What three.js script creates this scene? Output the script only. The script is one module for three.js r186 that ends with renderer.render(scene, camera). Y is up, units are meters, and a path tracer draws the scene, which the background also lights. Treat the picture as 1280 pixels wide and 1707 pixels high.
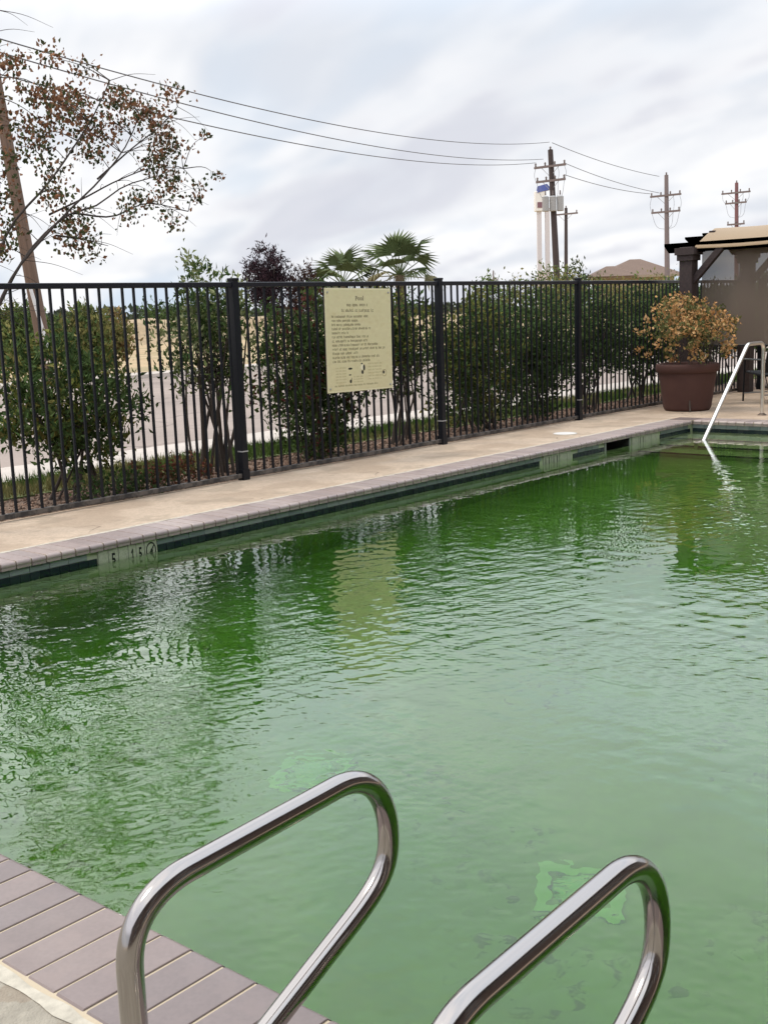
import * as THREE from 'three';
import { RoundedBoxGeometry } from 'three/addons/geometries/RoundedBoxGeometry.js';
import { mergeGeometries } from 'three/addons/utils/BufferGeometryUtils.js';

// ---------------------------------------------------------------- camera, sky, sun, exposure
const scene = new THREE.Scene();
const camera = new THREE.PerspectiveCamera(48.07, 767 / 1024, 0.05, 4000);
{
  const right = new THREE.Vector3(0.64696, -0.03553, 0.76169), up = new THREE.Vector3(0.15281, 0.98469, -0.08386), fwd = new THREE.Vector3(0.74705, -0.17065, -0.64249);
  camera.position.set(0, 1.4984, 7.9727);
  camera.quaternion.setFromRotationMatrix(new THREE.Matrix4().makeBasis(right, up, fwd.clone().negate()));
}
const renderer = new THREE.WebGLRenderer({ antialias: true });
renderer.toneMapping = THREE.LinearToneMapping;
renderer.toneMappingExposure = 1.09;
renderer.shadowMap.enabled = true;
renderer.shadowMap.type = THREE.PCFSoftShadowMap;

const sun = new THREE.DirectionalLight(0xfff1de, 1.4);
sun.position.set(-6, 40, -17);
sun.target.position.set(8, 0, 2);
sun.castShadow = true;
sun.shadow.radius = 20;
Object.assign(sun.shadow.camera, { left: -30, right: 30, top: 30, bottom: -30, near: 1, far: 120 });
sun.shadow.mapSize.set(2048, 2048);
scene.add(sun, sun.target);

// ---------------------------------------------------------------- small tools
const V = (x, y, z) => new THREE.Vector3(x, y, z);
function rng(seed) { let a = seed >>> 0; return () => { a = (a + 0x6D2B79F5) | 0; let t = Math.imul(a ^ (a >>> 15), 1 | a); t = (t + Math.imul(t ^ (t >>> 7), 61 | t)) ^ t; return ((t ^ (t >>> 14)) >>> 0) / 4294967296; }; }
const hash = (x, y, s) => { let h = Math.imul(x, 374761393) ^ Math.imul(y, 668265263) ^ Math.imul(s, 974634421); h = Math.imul(h ^ (h >>> 13), 1274126177); return ((h ^ (h >>> 16)) >>> 0) / 4294967296; };
function vnoise(x, y, s = 0, px = 0, py = 0) {           // px, py: period in cells (0 = none)
  let xi = Math.floor(x), yi = Math.floor(y); const xf = x - xi, yf = y - yi;
  const u = xf * xf * (3 - 2 * xf), v = yf * yf * (3 - 2 * yf);
  let x1 = xi + 1, y1 = yi + 1;
  if (px) { xi = ((xi % px) + px) % px; x1 = ((x1 % px) + px) % px; }
  if (py) { yi = ((yi % py) + py) % py; y1 = ((y1 % py) + py) % py; }
  const a = hash(xi, yi, s), b = hash(x1, yi, s), c = hash(xi, y1, s), d = hash(x1, y1, s);
  return a + (b - a) * u + (c - a) * v + (a - b - c + d) * u * v;
}
function fbm(x, y, oct, s = 0, p = 0) { let t = 0, a = 0.5, n = 0; for (let i = 0; i < oct; i++) { t += a * vnoise(x, y, s + i, p, p); n += a; x *= 2; y *= 2; p *= 2; a *= 0.5; } return t / n; }
const clamp = (x, a = 0, b = 1) => Math.min(b, Math.max(a, x));
const smooth = (a, b, x) => { const t = clamp((x - a) / (b - a)); return t * t * (3 - 2 * t); };
const mix = (a, b, t) => a + (b - a) * t;
const mix3 = (a, b, t) => [mix(a[0], b[0], t), mix(a[1], b[1], t), mix(a[2], b[2], t)];
const toS = (c) => 255 * (c <= 0.0031308 ? 12.92 * c : 1.055 * Math.pow(c, 1 / 2.4) - 0.055);

function colorTex(n, metres, fn) {                        // fn(u, v) -> linear [r, g, b]; tiles every `metres`
  const d = new Uint8Array(n * n * 4);
  for (let j = 0; j < n; j++) for (let i = 0; i < n; i++) { const c = fn(i / n, j / n), k = 4 * (j * n + i); for (let q = 0; q < 3; q++) d[k + q] = clamp(toS(clamp(c[q])), 0, 255); d[k + 3] = 255; }
  const t = new THREE.DataTexture(d, n, n); t.colorSpace = THREE.SRGBColorSpace; return finish(t, metres);
}
function grayTex(n, metres, fn) {
  const d = new Uint8Array(n * n * 4);
  for (let j = 0; j < n; j++) for (let i = 0; i < n; i++) { const c = clamp(fn(i / n, j / n)) * 255, k = 4 * (j * n + i); d[k] = d[k + 1] = d[k + 2] = c; d[k + 3] = 255; }
  return finish(new THREE.DataTexture(d, n, n), metres);
}
function finish(t, metres) { t.wrapS = t.wrapT = THREE.RepeatWrapping; t.magFilter = THREE.LinearFilter; t.minFilter = THREE.LinearMipmapLinearFilter; t.generateMipmaps = true; t.repeat.set(1 / metres, 1 / metres); t.needsUpdate = true; return t; }

function planarUV(geo) {                                  // uv in metres, by the way each face points
  const g = geo.index ? geo.toNonIndexed() : geo; const p = g.attributes.position, uv = new Float32Array(p.count * 2);
  const a = V(), b = V(), c = V(), n = V();
  for (let i = 0; i < p.count; i += 3) {
    a.fromBufferAttribute(p, i); b.fromBufferAttribute(p, i + 1); c.fromBufferAttribute(p, i + 2);
    n.copy(b).sub(a).cross(c.clone().sub(a)); const x = Math.abs(n.x), y = Math.abs(n.y), z = Math.abs(n.z);
    for (let k = 0; k < 3; k++) {
      const q = [a, b, c][k]; const st = y >= x && y >= z ? [q.x, q.z] : x >= z ? [q.z, q.y] : [q.x, q.y];
      uv[2 * (i + k)] = st[0]; uv[2 * (i + k) + 1] = st[1];
    }
  }
  g.setAttribute('uv', new THREE.BufferAttribute(uv, 2)); return g;
}
const box = (x0, x1, y0, y1, z0, z1) => new THREE.BoxGeometry(x1 - x0, y1 - y0, z1 - z0).translate((x0 + x1) / 2, (y0 + y1) / 2, (z0 + z1) / 2);
const boxC = (w, h, d, x = 0, y = 0, z = 0) => new THREE.BoxGeometry(w, h, d).translate(x, y, z);
function bar(a, b, r0, r1 = r0, sides = 8) {              // a tapered round bar between two points
  const d = b.clone().sub(a), g = new THREE.CylinderGeometry(r1, r0, d.length(), sides);
  g.applyQuaternion(new THREE.Quaternion().setFromUnitVectors(V(0, 1, 0), d.clone().normalize()));
  return g.translate((a.x + b.x) / 2, (a.y + b.y) / 2, (a.z + b.z) / 2);
}
function tube(pts, r0, r1, sides = 6) {                   // a tapered tube through points
  const curve = new THREE.CatmullRomCurve3(pts), n = Math.max(4, pts.length * 3), g = new THREE.TubeGeometry(curve, n, 1, sides, false), p = g.attributes.position;
  for (let i = 0; i <= n; i++) { const c = curve.getPointAt(i / n), r = mix(r0, r1, i / n); for (let j = 0; j <= sides; j++) { const k = i * (sides + 1) + j; p.setXYZ(k, c.x + (p.getX(k) - c.x) * r, c.y + (p.getY(k) - c.y) * r, c.z + (p.getZ(k) - c.z) * r); } }
  return g;
}
const merged = (list) => mergeGeometries(list.map((g) => (g.index ? g.toNonIndexed() : g)).map((g) => { if (!g.attributes.uv) g.setAttribute('uv', new THREE.BufferAttribute(new Float32Array(g.attributes.position.count * 2), 2)); return g; }));

const taken = new Map();
function numbered(name) { const k = taken.get(name) ?? 0; taken.set(name, k + 1); return k ? `${name}_${String(k).padStart(3, '0')}` : name; }
function mesh(name, geo, mat, parent) {
  const m = new THREE.Mesh(geo, mat); m.name = parent ? name : numbered(name); m.castShadow = m.receiveShadow = true; (parent ?? scene).add(m); return m;
}
function tag(o, label, category, group, kind) { o.userData.label = label; o.userData.category = category; if (group) o.userData.group = group; if (kind) o.userData.kind = kind; return o; }
function thing(name, pos, label, category, group, kind) { const g = new THREE.Group(); g.name = numbered(name); g.position.set(...pos); scene.add(g); return tag(g, label, category, group, kind); }
function structure(name, geo, mat, label, category) { return tag(mesh(name, geo, mat), label, category, null, 'structure'); }
function instanced(name, geo, mat, list, parent) {        // list of [matrix, colour]
  const m = new THREE.InstancedMesh(geo, mat, list.length); m.name = parent ? name : numbered(name);
  list.forEach(([t, c], i) => { m.setMatrixAt(i, t); m.setColorAt(i, c); });
  m.castShadow = m.receiveShadow = true; (parent ?? scene).add(m); m.userData.kind = 'stuff'; return m;
}
const std = (c, roughness = 0.8, more = {}) => new THREE.MeshStandardMaterial({ color: new THREE.Color().setRGB(...c), roughness, metalness: 0, ...more });
const lin = (r, g, b) => new THREE.Color().setRGB(r, g, b);

// ---------------------------------------------------------------- sky: high thin overcast with streaks
{
  const w = 2048, h = 1024, d = new Float32Array(w * h * 4);
  const ca = Math.cos(0.52), sa = Math.sin(0.52);
  for (let j = 0; j < h; j++) {
    const el = ((j + 0.5) / h - 0.5) * Math.PI, y = Math.sin(el), cy = Math.cos(el);
    for (let i = 0; i < w; i++) {
      const k = 4 * (j * w + i), az = ((i + 0.5) / w - 0.5) * 2 * Math.PI;
      let c;
      if (y < -0.02) c = [0.30, 0.29, 0.26];
      else {
        const X = cy * Math.cos(az), Z = cy * Math.sin(az), f = 1 / (Math.max(y, 0) + 0.10);
        let u = X * f, v = Z * f;
        const a = sa * u - ca * v, b = ca * u + sa * v;     // a along the streaks, b across
        const wx = fbm(a * 0.5 + 7, b * 0.5, 3, 11) - 0.5, wy = fbm(a * 0.5, b * 0.5 + 3, 3, 17) - 0.5;
        const s1 = fbm(a * 0.45 + wx * 1.2, b * 1.5 + wy * 1.5, 5, 23), s2 = fbm(a * 1.6 + wy * 2, b * 4.2 + wx * 2, 5, 41), s3 = fbm(a * 0.32 + 5.3, b * 1.25 + wx * 1.2, 4, 63);
        const thick = smooth(0.28, 0.66, s1 * 0.5 + s2 * 0.5), grey = smooth(0.50, 0.66, s3 * 0.66 + s2 * 0.34), thin = smooth(0.48, 0.34, s1 * 0.6 + s3 * 0.4);
        c = mix3([0.69, 0.725, 0.79], [0.95, 0.95, 0.96], thick);
        c = mix3(c, [0.60, 0.62, 0.70], grey * 0.75);
        c = mix3(c, [0.57, 0.69, 0.83], thin * (0.35 + 0.4 * smooth(0.12, 0.0, y)));
        const lift = 1 + 0.95 * smooth(0.215, 0.34, y);
        c = c.map((x) => x * lift);
      }
      d[k] = c[0]; d[k + 1] = c[1]; d[k + 2] = c[2]; d[k + 3] = 1;
    }
  }
  const t = new THREE.DataTexture(d, w, h, THREE.RGBAFormat, THREE.FloatType);
  t.mapping = THREE.EquirectangularReflectionMapping; t.magFilter = t.minFilter = THREE.LinearFilter; t.wrapS = THREE.RepeatWrapping; t.needsUpdate = true;
  scene.background = t; scene.environment = t; scene.environmentIntensity = 1; scene.backgroundIntensity = 1;
}

// ---------------------------------------------------------------- materials
const M = {};
{
  const concrete = colorTex(1024, 3.2, (u, v) => {
    const a = fbm(u * 6, v * 6, 5, 3, 6), b = fbm(u * 90, v * 90, 3, 9, 90), c = fbm(u * 300, v * 300, 1, 15, 300), st = smooth(0.60, 0.72, fbm(u * 14, v * 14, 4, 29, 14));
    let k = mix3([0.45, 0.355, 0.27], [0.55, 0.45, 0.35], a); k = k.map((x) => x * (0.80 + 0.22 * b + 0.18 * c)); const ck = smooth(0.008, 0.003, Math.abs(fbm(u * 4, v * 4, 5, 33, 4) - 0.5)) * smooth(0.5, 0.6, fbm(u * 3, v * 3, 2, 37, 3)), dr = smooth(0.52, 0.68, fbm(u * 5, v * 5, 4, 43, 5)); k = mix3(k, [0.33, 0.25, 0.18], dr * 0.45); k = mix3(k, [0.16, 0.12, 0.09], ck * 0.7); return mix3(k, [0.30, 0.25, 0.19], st * 0.4);
  });
  const grit = grayTex(512, 0.8, (u, v) => 0.5 * fbm(u * 60, v * 60, 3, 5, 60) + 0.5 * vnoise(u * 256, v * 256, 8, 256, 256));
  M.deck = std([1.0, 0.975, 0.94], 0.92, { map: concrete, bumpMap: grit, bumpScale: 0.002 });
  M.deckGrey = std([0.90, 0.89, 0.87], 0.93, { bumpMap: grit, bumpScale: 0.003, map: colorTex(1024, 1.7, (u, v) => { const a = fbm(u * 7, v * 7, 5, 221, 7), b = fbm(u * 70, v * 70, 3, 223, 70), p = smooth(0.56, 0.66, fbm(u * 22, v * 22, 4, 227, 22)), q = smooth(0.60, 0.7, fbm(u * 30, v * 30, 3, 229, 30)); let k = mix3([0.30, 0.275, 0.225], [0.40, 0.37, 0.31], a).map((x) => x * (0.78 + 0.4 * b)); k = mix3(k, [0.50, 0.47, 0.40], p * 0.5); return mix3(k, [0.26, 0.19, 0.13], q * 0.4); }) });
  M.bed = std([1, 1, 1], 1, { bumpMap: grit, bumpScale: 0.02, map: colorTex(512, 1.4, (u, v) => { const a = fbm(u * 40, v * 40, 3, 61, 40), b = fbm(u * 130, v * 60, 2, 67, 0); return mix3([0.13, 0.085, 0.06], [0.34, 0.24, 0.18], clamp(a * 0.6 + b * 0.6 - 0.1)); }) });
  M.turf = std([1, 1, 1], 1, { map: colorTex(512, 1.5, (u, v) => mix3([0.05, 0.085, 0.02], [0.20, 0.22, 0.09], fbm(u * 50, v * 50, 3, 71, 50))) });
  M.walk = std([0.80, 0.78, 0.76], 0.9, { bumpMap: grit, bumpScale: 0.001, map: colorTex(512, 2.2, (u, v) => { const a = fbm(u * 8, v * 8, 5, 81, 8), b = vnoise(u * 256, v * 256, 4, 256, 256); return [0.62, 0.57, 0.52].map((x) => x * (0.78 + 0.3 * a + 0.08 * b)); }) });
  M.road = std([0.74, 0.715, 0.68], 0.9, { bumpMap: grit, bumpScale: 0.002, map: colorTex(1024, 9, (u, v) => { const a = fbm(u * 6, v * 6, 6, 91, 6), b = vnoise(u * 512, v * 512, 4, 512, 512), crack = smooth(0.018, 0.006, Math.abs(fbm(u * 5, v * 5, 4, 97, 5) - 0.5)); return [0.385, 0.325, 0.295].map((x) => x * (0.72 + 0.4 * a + 0.14 * b) * (1 - 0.3 * crack)); }) });
  M.field = std([0.93, 0.98, 1.0], 1, { map: colorTex(1024, 26, (u, v) => { const a = fbm(u * 5, v * 5, 6, 101, 5), b = fbm(u * 120, v * 120, 3, 103, 120), g = smooth(0.55, 0.7, fbm(u * 9, v * 9, 4, 107, 9)); let c = mix3([0.36, 0.235, 0.12], [0.50, 0.37, 0.22], a); c = c.map((x) => x * (0.75 + 0.5 * b)); return mix3(c, [0.22, 0.19, 0.09], g * 0.5); }) });
  M.plaster = std([0.86, 0.86, 0.84], 0.9, { map: colorTex(1024, 5.2, (u, v) => {
    const a = fbm(u * 6, v * 6, 5, 111, 6), b = fbm(u * 26, v * 26, 4, 113, 26), sp = smooth(0.62, 0.80, fbm(u * 110, v * 110, 3, 117, 110)) * smooth(0.52, 0.70, fbm(u * 8, v * 8, 4, 119, 8));
    let c = mix3([0.44, 0.52, 0.34], [0.60, 0.64, 0.47], a); c = c.map((x) => x * (0.84 + 0.3 * b)); return mix3(c, [0.10, 0.12, 0.09], sp * 0.55);
  }) });
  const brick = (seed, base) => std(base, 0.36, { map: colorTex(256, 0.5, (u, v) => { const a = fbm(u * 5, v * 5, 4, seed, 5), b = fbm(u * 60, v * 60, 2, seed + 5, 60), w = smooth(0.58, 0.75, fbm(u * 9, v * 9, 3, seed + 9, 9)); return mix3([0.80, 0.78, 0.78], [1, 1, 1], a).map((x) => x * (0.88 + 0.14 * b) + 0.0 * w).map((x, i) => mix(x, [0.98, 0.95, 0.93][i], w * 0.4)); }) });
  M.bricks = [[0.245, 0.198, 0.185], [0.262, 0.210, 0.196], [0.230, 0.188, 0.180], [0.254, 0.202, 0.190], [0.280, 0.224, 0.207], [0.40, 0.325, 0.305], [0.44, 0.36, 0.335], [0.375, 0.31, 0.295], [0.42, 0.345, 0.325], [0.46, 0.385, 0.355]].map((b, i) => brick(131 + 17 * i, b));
  M.grout = std([0.52, 0.44, 0.32], 0.95, { bumpMap: grit, bumpScale: 0.001 });
  M.groutPale = std([0.70, 0.65, 0.58], 0.95);
  M.mortar = std([0.56, 0.52, 0.43], 0.95, { bumpMap: grit, bumpScale: 0.0015, map: colorTex(256, 0.4, (u, v) => [1, 1, 1].map((x) => x * (0.7 + 0.4 * fbm(u * 20, v * 20, 3, 151, 20)))) });
  M.tiles = [[0.18, 0.22, 0.21], [0.21, 0.25, 0.24], [0.16, 0.20, 0.195], [0.225, 0.26, 0.25]].map((c) => std(c, 0.35));
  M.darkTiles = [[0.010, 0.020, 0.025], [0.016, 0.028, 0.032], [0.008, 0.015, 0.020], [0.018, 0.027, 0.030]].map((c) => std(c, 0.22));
  M.black = new THREE.MeshPhysicalMaterial({ color: lin(0.007, 0.0085, 0.013), roughness: 0.42, specularIntensity: 0.6 });
  M.topRail = new THREE.MeshPhysicalMaterial({ color: lin(0.014, 0.015, 0.021), roughness: 0.30 });
  M.lowRail = new THREE.MeshPhysicalMaterial({ color: lin(1, 1, 1), roughness: 0.7, map: colorTex(256, 0.5, (u, v) => mix3([0.030, 0.028, 0.028], [0.125, 0.108, 0.095], smooth(0.3, 0.7, fbm(u * 12, v * 12, 4, 311, 12)))) });
  M.steel = std([0.41, 0.385, 0.37], 0.15, { metalness: 1 });
  M.steelWhite = std([0.82, 0.80, 0.76], 0.30, { metalness: 1 });
  M.grey = std([0.33, 0.33, 0.33], 0.6);
  M.white = std([0.78, 0.76, 0.72], 0.55);
  M.insulator = std([0.14, 0.11, 0.10], 0.3);
  const bark = (s, c0, c1) => colorTex(256, 0.6, (u, v) => mix3(c0, c1, fbm(u * 26, v * 5, 4, s, 0)));
  M.pole = std([0.62, 0.60, 0.60], 0.9, { map: bark(161, [0.12, 0.075, 0.05], [0.25, 0.165, 0.115]) });
  M.poleDark = std([0.045, 0.032, 0.03], 0.9);
  M.poleGrey = std([0.17, 0.135, 0.13], 0.9);
  M.branch = std([0.055, 0.042, 0.036], 0.9);
  M.stem = std([0.07, 0.055, 0.045], 0.9);
  M.wire = std([0.10, 0.10, 0.11], 0.6);
  M.leaf = new THREE.MeshPhysicalMaterial({ color: 0xffffff, roughness: 0.85, transmission: 0.12, thickness: 0, side: THREE.DoubleSide, specularIntensity: 0.3 });
  M.dryLeaf = new THREE.MeshPhysicalMaterial({ color: 0xffffff, roughness: 1, transmission: 0.25, thickness: 0, side: THREE.DoubleSide, specularIntensity: 0.3 });
  M.darkWood = std([1, 1, 1], 0.75, { map: colorTex(256, 0.5, (u, v) => mix3([0.022, 0.014, 0.014], [0.052, 0.034, 0.032], fbm(u * 4, v * 40, 4, 171, 0))) });
  M.canopy = new THREE.MeshPhysicalMaterial({ color: lin(0.37, 0.265, 0.155), roughness: 0.95, transmission: 0.3, thickness: 0, side: THREE.DoubleSide });
  M.screen = std([0.165, 0.13, 0.102], 0.95, { transparent: true, opacity: 0.84, side: THREE.DoubleSide });
}

// ---------------------------------------------------------------- ground, road, pavement
const POOL = { x0: 1.62, x1: 13.76, z0: 1.42, z1: 8.7, water: -0.14 };
function flat(shapePts, holes, y) { const s = new THREE.Shape(shapePts.map(([x, z]) => new THREE.Vector2(x, -z))); holes.forEach((h) => s.holes.push(new THREE.Path(h.map(([x, z]) => new THREE.Vector2(x, -z))))); return planarUV(new THREE.ShapeGeometry(s).rotateX(-Math.PI / 2).translate(0, y, 0)); }
const rect = (x0, x1, z0, z1) => [[x0, z0], [x1, z0], [x1, z1], [x0, z1]];
structure('ground', flat(rect(-1500, 2600, -2600, 900), [rect(-9.5, 18.9, 0.1, 13.5)], -0.17), M.field, 'dry sandy field stretching away beyond the road', 'ground');
structure('road', planarUV(box(-160, 420, -0.166, -0.142, -19.4, -3.32)), M.road, 'sun-bleached grey asphalt road beyond the fence', 'road');
const walk = thing('sidewalk', [0, 0, 0], 'pale concrete sidewalk along the near edge of the road', 'sidewalk', null, 'structure');
for (let i = 0; i < 24; i++) { const x = 3 + i * 1.55; mesh('slab', planarUV(box(x, x + 1.54, -0.3, -0.012 - 0.003 * (i % 3), -3.10, -2.18)), M.walk, walk); }
mesh('slab', planarUV(box(-60, 2.99, -0.3, -0.013, -3.10, -2.18)), M.walk, walk);
mesh('slab', planarUV(box(40.2, 300, -0.3, -0.013, -3.10, -2.18)), M.walk, walk);
mesh('kerb', planarUV(box(-60, 300, -0.3, -0.02, -3.315, -3.105)), M.walk, walk);
const farWalk = thing('far_sidewalk', [0, 0, 0], 'narrow pale kerb strip on the far side of the road', 'sidewalk', null, 'structure');
mesh('kerb', planarUV(box(-160, 420, -0.3, -0.03, -19.75, -19.4)), M.walk, farWalk);
mesh('slab', planarUV(box(-160, 420, -0.3, -0.045, -21.0, -19.76)), M.walk, farWalk);
structure('planting_bed', planarUV(box(-60, 60, -0.3, -0.045, -1.26, -0.06)), M.bed, 'brown bark mulch bed along the outside of the fence', 'planting bed');
structure('turf_strip', planarUV(box(-60, 300, -0.3, -0.03, -2.175, -1.265)), M.turf, 'strip of earth under the narrow lawn by the sidewalk', 'lawn');
{ // grass blades
  const r = rng(5), blade = new THREE.BufferGeometry(); blade.setAttribute('position', new THREE.BufferAttribute(new Float32Array([-0.006, 0, 0, 0.006, 0, 0, 0.002, 1, 0.25, -0.006, 0, 0, 0.002, 1, 0.25, 0.001, 0.5, 0.06]), 3)); blade.computeVertexNormals();
  const list = [];
  for (let i = 0; i < 26000; i++) {
    const x = 2.5 + 30 * Math.pow(r(), 1.3), z = -1.27 - 0.9 * r(), dry = fbm(x * 2, z * 2, 3, 7) > 0.55;
    list.push([new THREE.Matrix4().compose(V(x, -0.03, z), new THREE.Quaternion().setFromEuler(new THREE.Euler((r() - 0.5) * 0.7, r() * 6.28, (r() - 0.5) * 0.7)), V(1.3, 0.05 + 0.07 * r(), 0.08)), dry ? lin(0.26, 0.24, 0.10).multiplyScalar(0.7 + 0.6 * r()) : lin(0.10, 0.16, 0.035).multiplyScalar(0.6 + 0.8 * r())]);
  }
  tag(instanced('grass', blade, M.leaf, list), 'short green and yellowish grass between mulch bed and sidewalk', 'grass');
  const chip = new THREE.BoxGeometry(1, 0.35, 0.4), chips = [];
  for (let i = 0; i < 9000; i++) { const x = 3.5 + 15 * r(), z = -0.10 - 1.14 * r(), s = 0.012 + 0.03 * r(); chips.push([new THREE.Matrix4().compose(V(x, -0.042 + s * 0.15, z), new THREE.Quaternion().setFromEuler(new THREE.Euler(r() - 0.5, r() * 6.28, r() - 0.5)), V(s, s, s)), lin(0.30, 0.20, 0.145).multiplyScalar(0.35 + 0.9 * r())]); }
  tag(instanced('bark_mulch', chip, std([1, 1, 1], 1), chips), 'scattered brown bark chips under the bushes', 'mulch');
}
{ // earth bank across the field
  const g = new THREE.PlaneGeometry(46, 14, 60, 16).rotateX(-Math.PI / 2), p = g.attributes.position;
  for (let i = 0; i < p.count; i++) { const x = p.getX(i), z = p.getZ(i); p.setY(i, -0.25 + 1.75 * smooth(7, 2, Math.abs(z)) * smooth(23, 15, Math.abs(x)) * (0.75 + 0.5 * fbm(x * 0.25 + 9, z * 0.3, 3, 3))); }
  g.translate(58, 0, -66); g.computeVertexNormals();
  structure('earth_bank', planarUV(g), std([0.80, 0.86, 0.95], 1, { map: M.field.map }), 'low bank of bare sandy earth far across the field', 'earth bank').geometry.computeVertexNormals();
}

// ---------------------------------------------------------------- pool deck, shell, coping
const CP = 0.32;                                         // coping width
{
  const s = new THREE.Shape(rect(POOL.x0 - CP - 0.02, 18.85, -0.055, 13.4).map(([x, z]) => new THREE.Vector2(x, -z)));
  s.holes.push(new THREE.Path(rect(POOL.x0 - CP - 0.019, POOL.x1 + CP + 0.02, POOL.z0 - CP - 0.02, POOL.z1 + CP + 0.02).map(([x, z]) => new THREE.Vector2(x, -z))));
  structure('pool_deck', planarUV(new THREE.ExtrudeGeometry(s, { depth: 0.3, bevelEnabled: false }).rotateX(-Math.PI / 2).translate(0, -0.3, 0)), M.deck, 'sand coloured concrete pool deck between the fence and the pool', 'pool deck');
}
structure('near_deck', planarUV(box(-9.4, POOL.x0 - CP - 0.022, -0.3, 0, -0.055, 13.4)), M.deckGrey, 'greyish worn concrete deck at the near end of the pool', 'pool deck');
const coping = thing('pool_coping', [0, 0, 0], 'mauve brown brick coping with rounded edge round the pool', 'pool edge', null, 'structure');
{
  const prof = (len) => {                                  // along +z; nose towards +x at x = 0
    const sh = new THREE.Shape(); sh.moveTo(-CP, -0.05); sh.lineTo(-0.004, -0.05); sh.absarc(-0.022, -0.022, 0.022, -0.55, Math.PI / 2, false); sh.lineTo(-CP + 0.004, 0); sh.lineTo(-CP, -0.004);
    return planarUV(new THREE.ExtrudeGeometry(sh, { depth: len - 0.003, bevelEnabled: true, bevelThickness: 0.0015, bevelSize: 0.0015, bevelSegments: 1, curveSegments: 5 }).translate(0, 0, 0.0015 - len / 2));
  };
  const vars = [0, 1, 2, 3].map((i) => prof(0.1045 - 0.0007 * i).translate(0, 0, 0).applyMatrix4(new THREE.Matrix4().makeTranslation(0, 0, 0)));
  vars.forEach((g, i) => { const uv = g.attributes.uv; for (let k = 0; k < uv.count; k++) uv.setXY(k, uv.getX(k) + 0.13 * i, uv.getY(k) + 0.31 * i); });
  const r = rng(77);
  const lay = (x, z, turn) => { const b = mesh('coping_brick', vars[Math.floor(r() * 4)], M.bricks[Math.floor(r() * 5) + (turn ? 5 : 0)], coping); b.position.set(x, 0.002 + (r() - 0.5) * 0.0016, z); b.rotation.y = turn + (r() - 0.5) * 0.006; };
  const pitch = 0.1135;
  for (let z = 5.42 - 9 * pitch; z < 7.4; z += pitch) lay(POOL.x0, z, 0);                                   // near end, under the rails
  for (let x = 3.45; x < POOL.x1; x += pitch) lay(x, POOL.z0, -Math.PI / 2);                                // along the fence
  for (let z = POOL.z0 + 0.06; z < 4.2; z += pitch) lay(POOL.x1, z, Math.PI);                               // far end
  const run = (len) => prof(len);                                                                            // stretches that the frame never shows
  let m = mesh('coping_run', run(3.0), M.bricks[0], coping); m.position.set(POOL.x0, 0, 2.85);
  m = mesh('coping_run', run(1.35), M.bricks[1], coping); m.position.set(POOL.x0, 0, 8.1);
  m = mesh('coping_run', run(1.75), M.bricks[1], coping); m.position.set(2.5, 0, POOL.z0); m.rotation.y = -Math.PI / 2;
  m = mesh('coping_run', run(4.45), M.bricks[2], coping); m.position.set(POOL.x1, 0, 6.46); m.rotation.y = Math.PI;
  m = mesh('coping_run', run(12.1), M.bricks[2], coping); m.position.set(7.7, 0, POOL.z1); m.rotation.y = Math.PI / 2;
  mesh('corner_brick', planarUV(box(POOL.x1 + 0.001, POOL.x1 + CP, -0.05, 0.001, POOL.z0 - CP, POOL.z0 - 0.003)), M.bricks[0], coping);
  mesh('corner_brick', planarUV(box(POOL.x0 - CP, POOL.x0 - 0.001, -0.05, 0.001, POOL.z0 - CP, POOL.z0 - 0.003)), M.bricks[3], coping);
  const g0 = 0.014;                                        // grout bed under and between the bricks
  const bed = merged([box(POOL.x0 - CP - 0.018, POOL.x0 - g0, -0.045, -0.0008, POOL.z0 - CP, POOL.z1 + CP), box(POOL.x1 + g0, POOL.x1 + CP + 0.018, -0.045, -0.0008, POOL.z0 - CP, POOL.z1 + CP), box(POOL.x0 - g0, POOL.x1 + g0, -0.045, -0.0008, POOL.z0 - CP - 0.018, POOL.z0 - g0), box(POOL.x0 - g0, POOL.x1 + g0, -0.045, -0.0008, POOL.z1 + g0, POOL.z1 + CP + 0.018)]);
  mesh('grout', planarUV(bed), M.grout, coping);
  mesh('grout_line', planarUV(box(POOL.x0 - CP + 0.01, POOL.x0 - 0.012, -0.01, 0.0012, 5.644, 5.656)), M.groutPale, coping);
  const wob = new THREE.PlaneGeometry(0.034, 9, 3, 300).rotateX(-Math.PI / 2), p = wob.attributes.position;
  for (let i = 0; i < p.count; i++) { const z = p.getZ(i); p.setX(i, p.getX(i) * (0.75 + 0.6 * vnoise(z * 14, 3, 5)) + 0.004 * (vnoise(z * 5, 9, 3) - 0.5)); p.setY(i, 0.0012 + 0.002 * vnoise(z * 30, p.getX(i) * 60, 3)); }
  wob.translate(POOL.x0 - CP - 0.030, 0, 4.6); wob.computeVertexNormals();
  mesh('mortar_edge', planarUV(wob), M.mortar, coping);
  const wob2 = wob.clone().translate(-(POOL.x0 - CP - 0.03), 0, -4.6).rotateY(Math.PI / 2).scale(1.3, 1, 1).translate(8, 0, POOL.z0 - CP - 0.024);
  mesh('mortar_edge', planarUV(wob2), M.mortar, coping);
}
const shell = thing('pool', [0, 0, 0], 'murky green swimming pool basin with tiled waterline and submerged steps', 'pool', null, 'structure');
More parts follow.
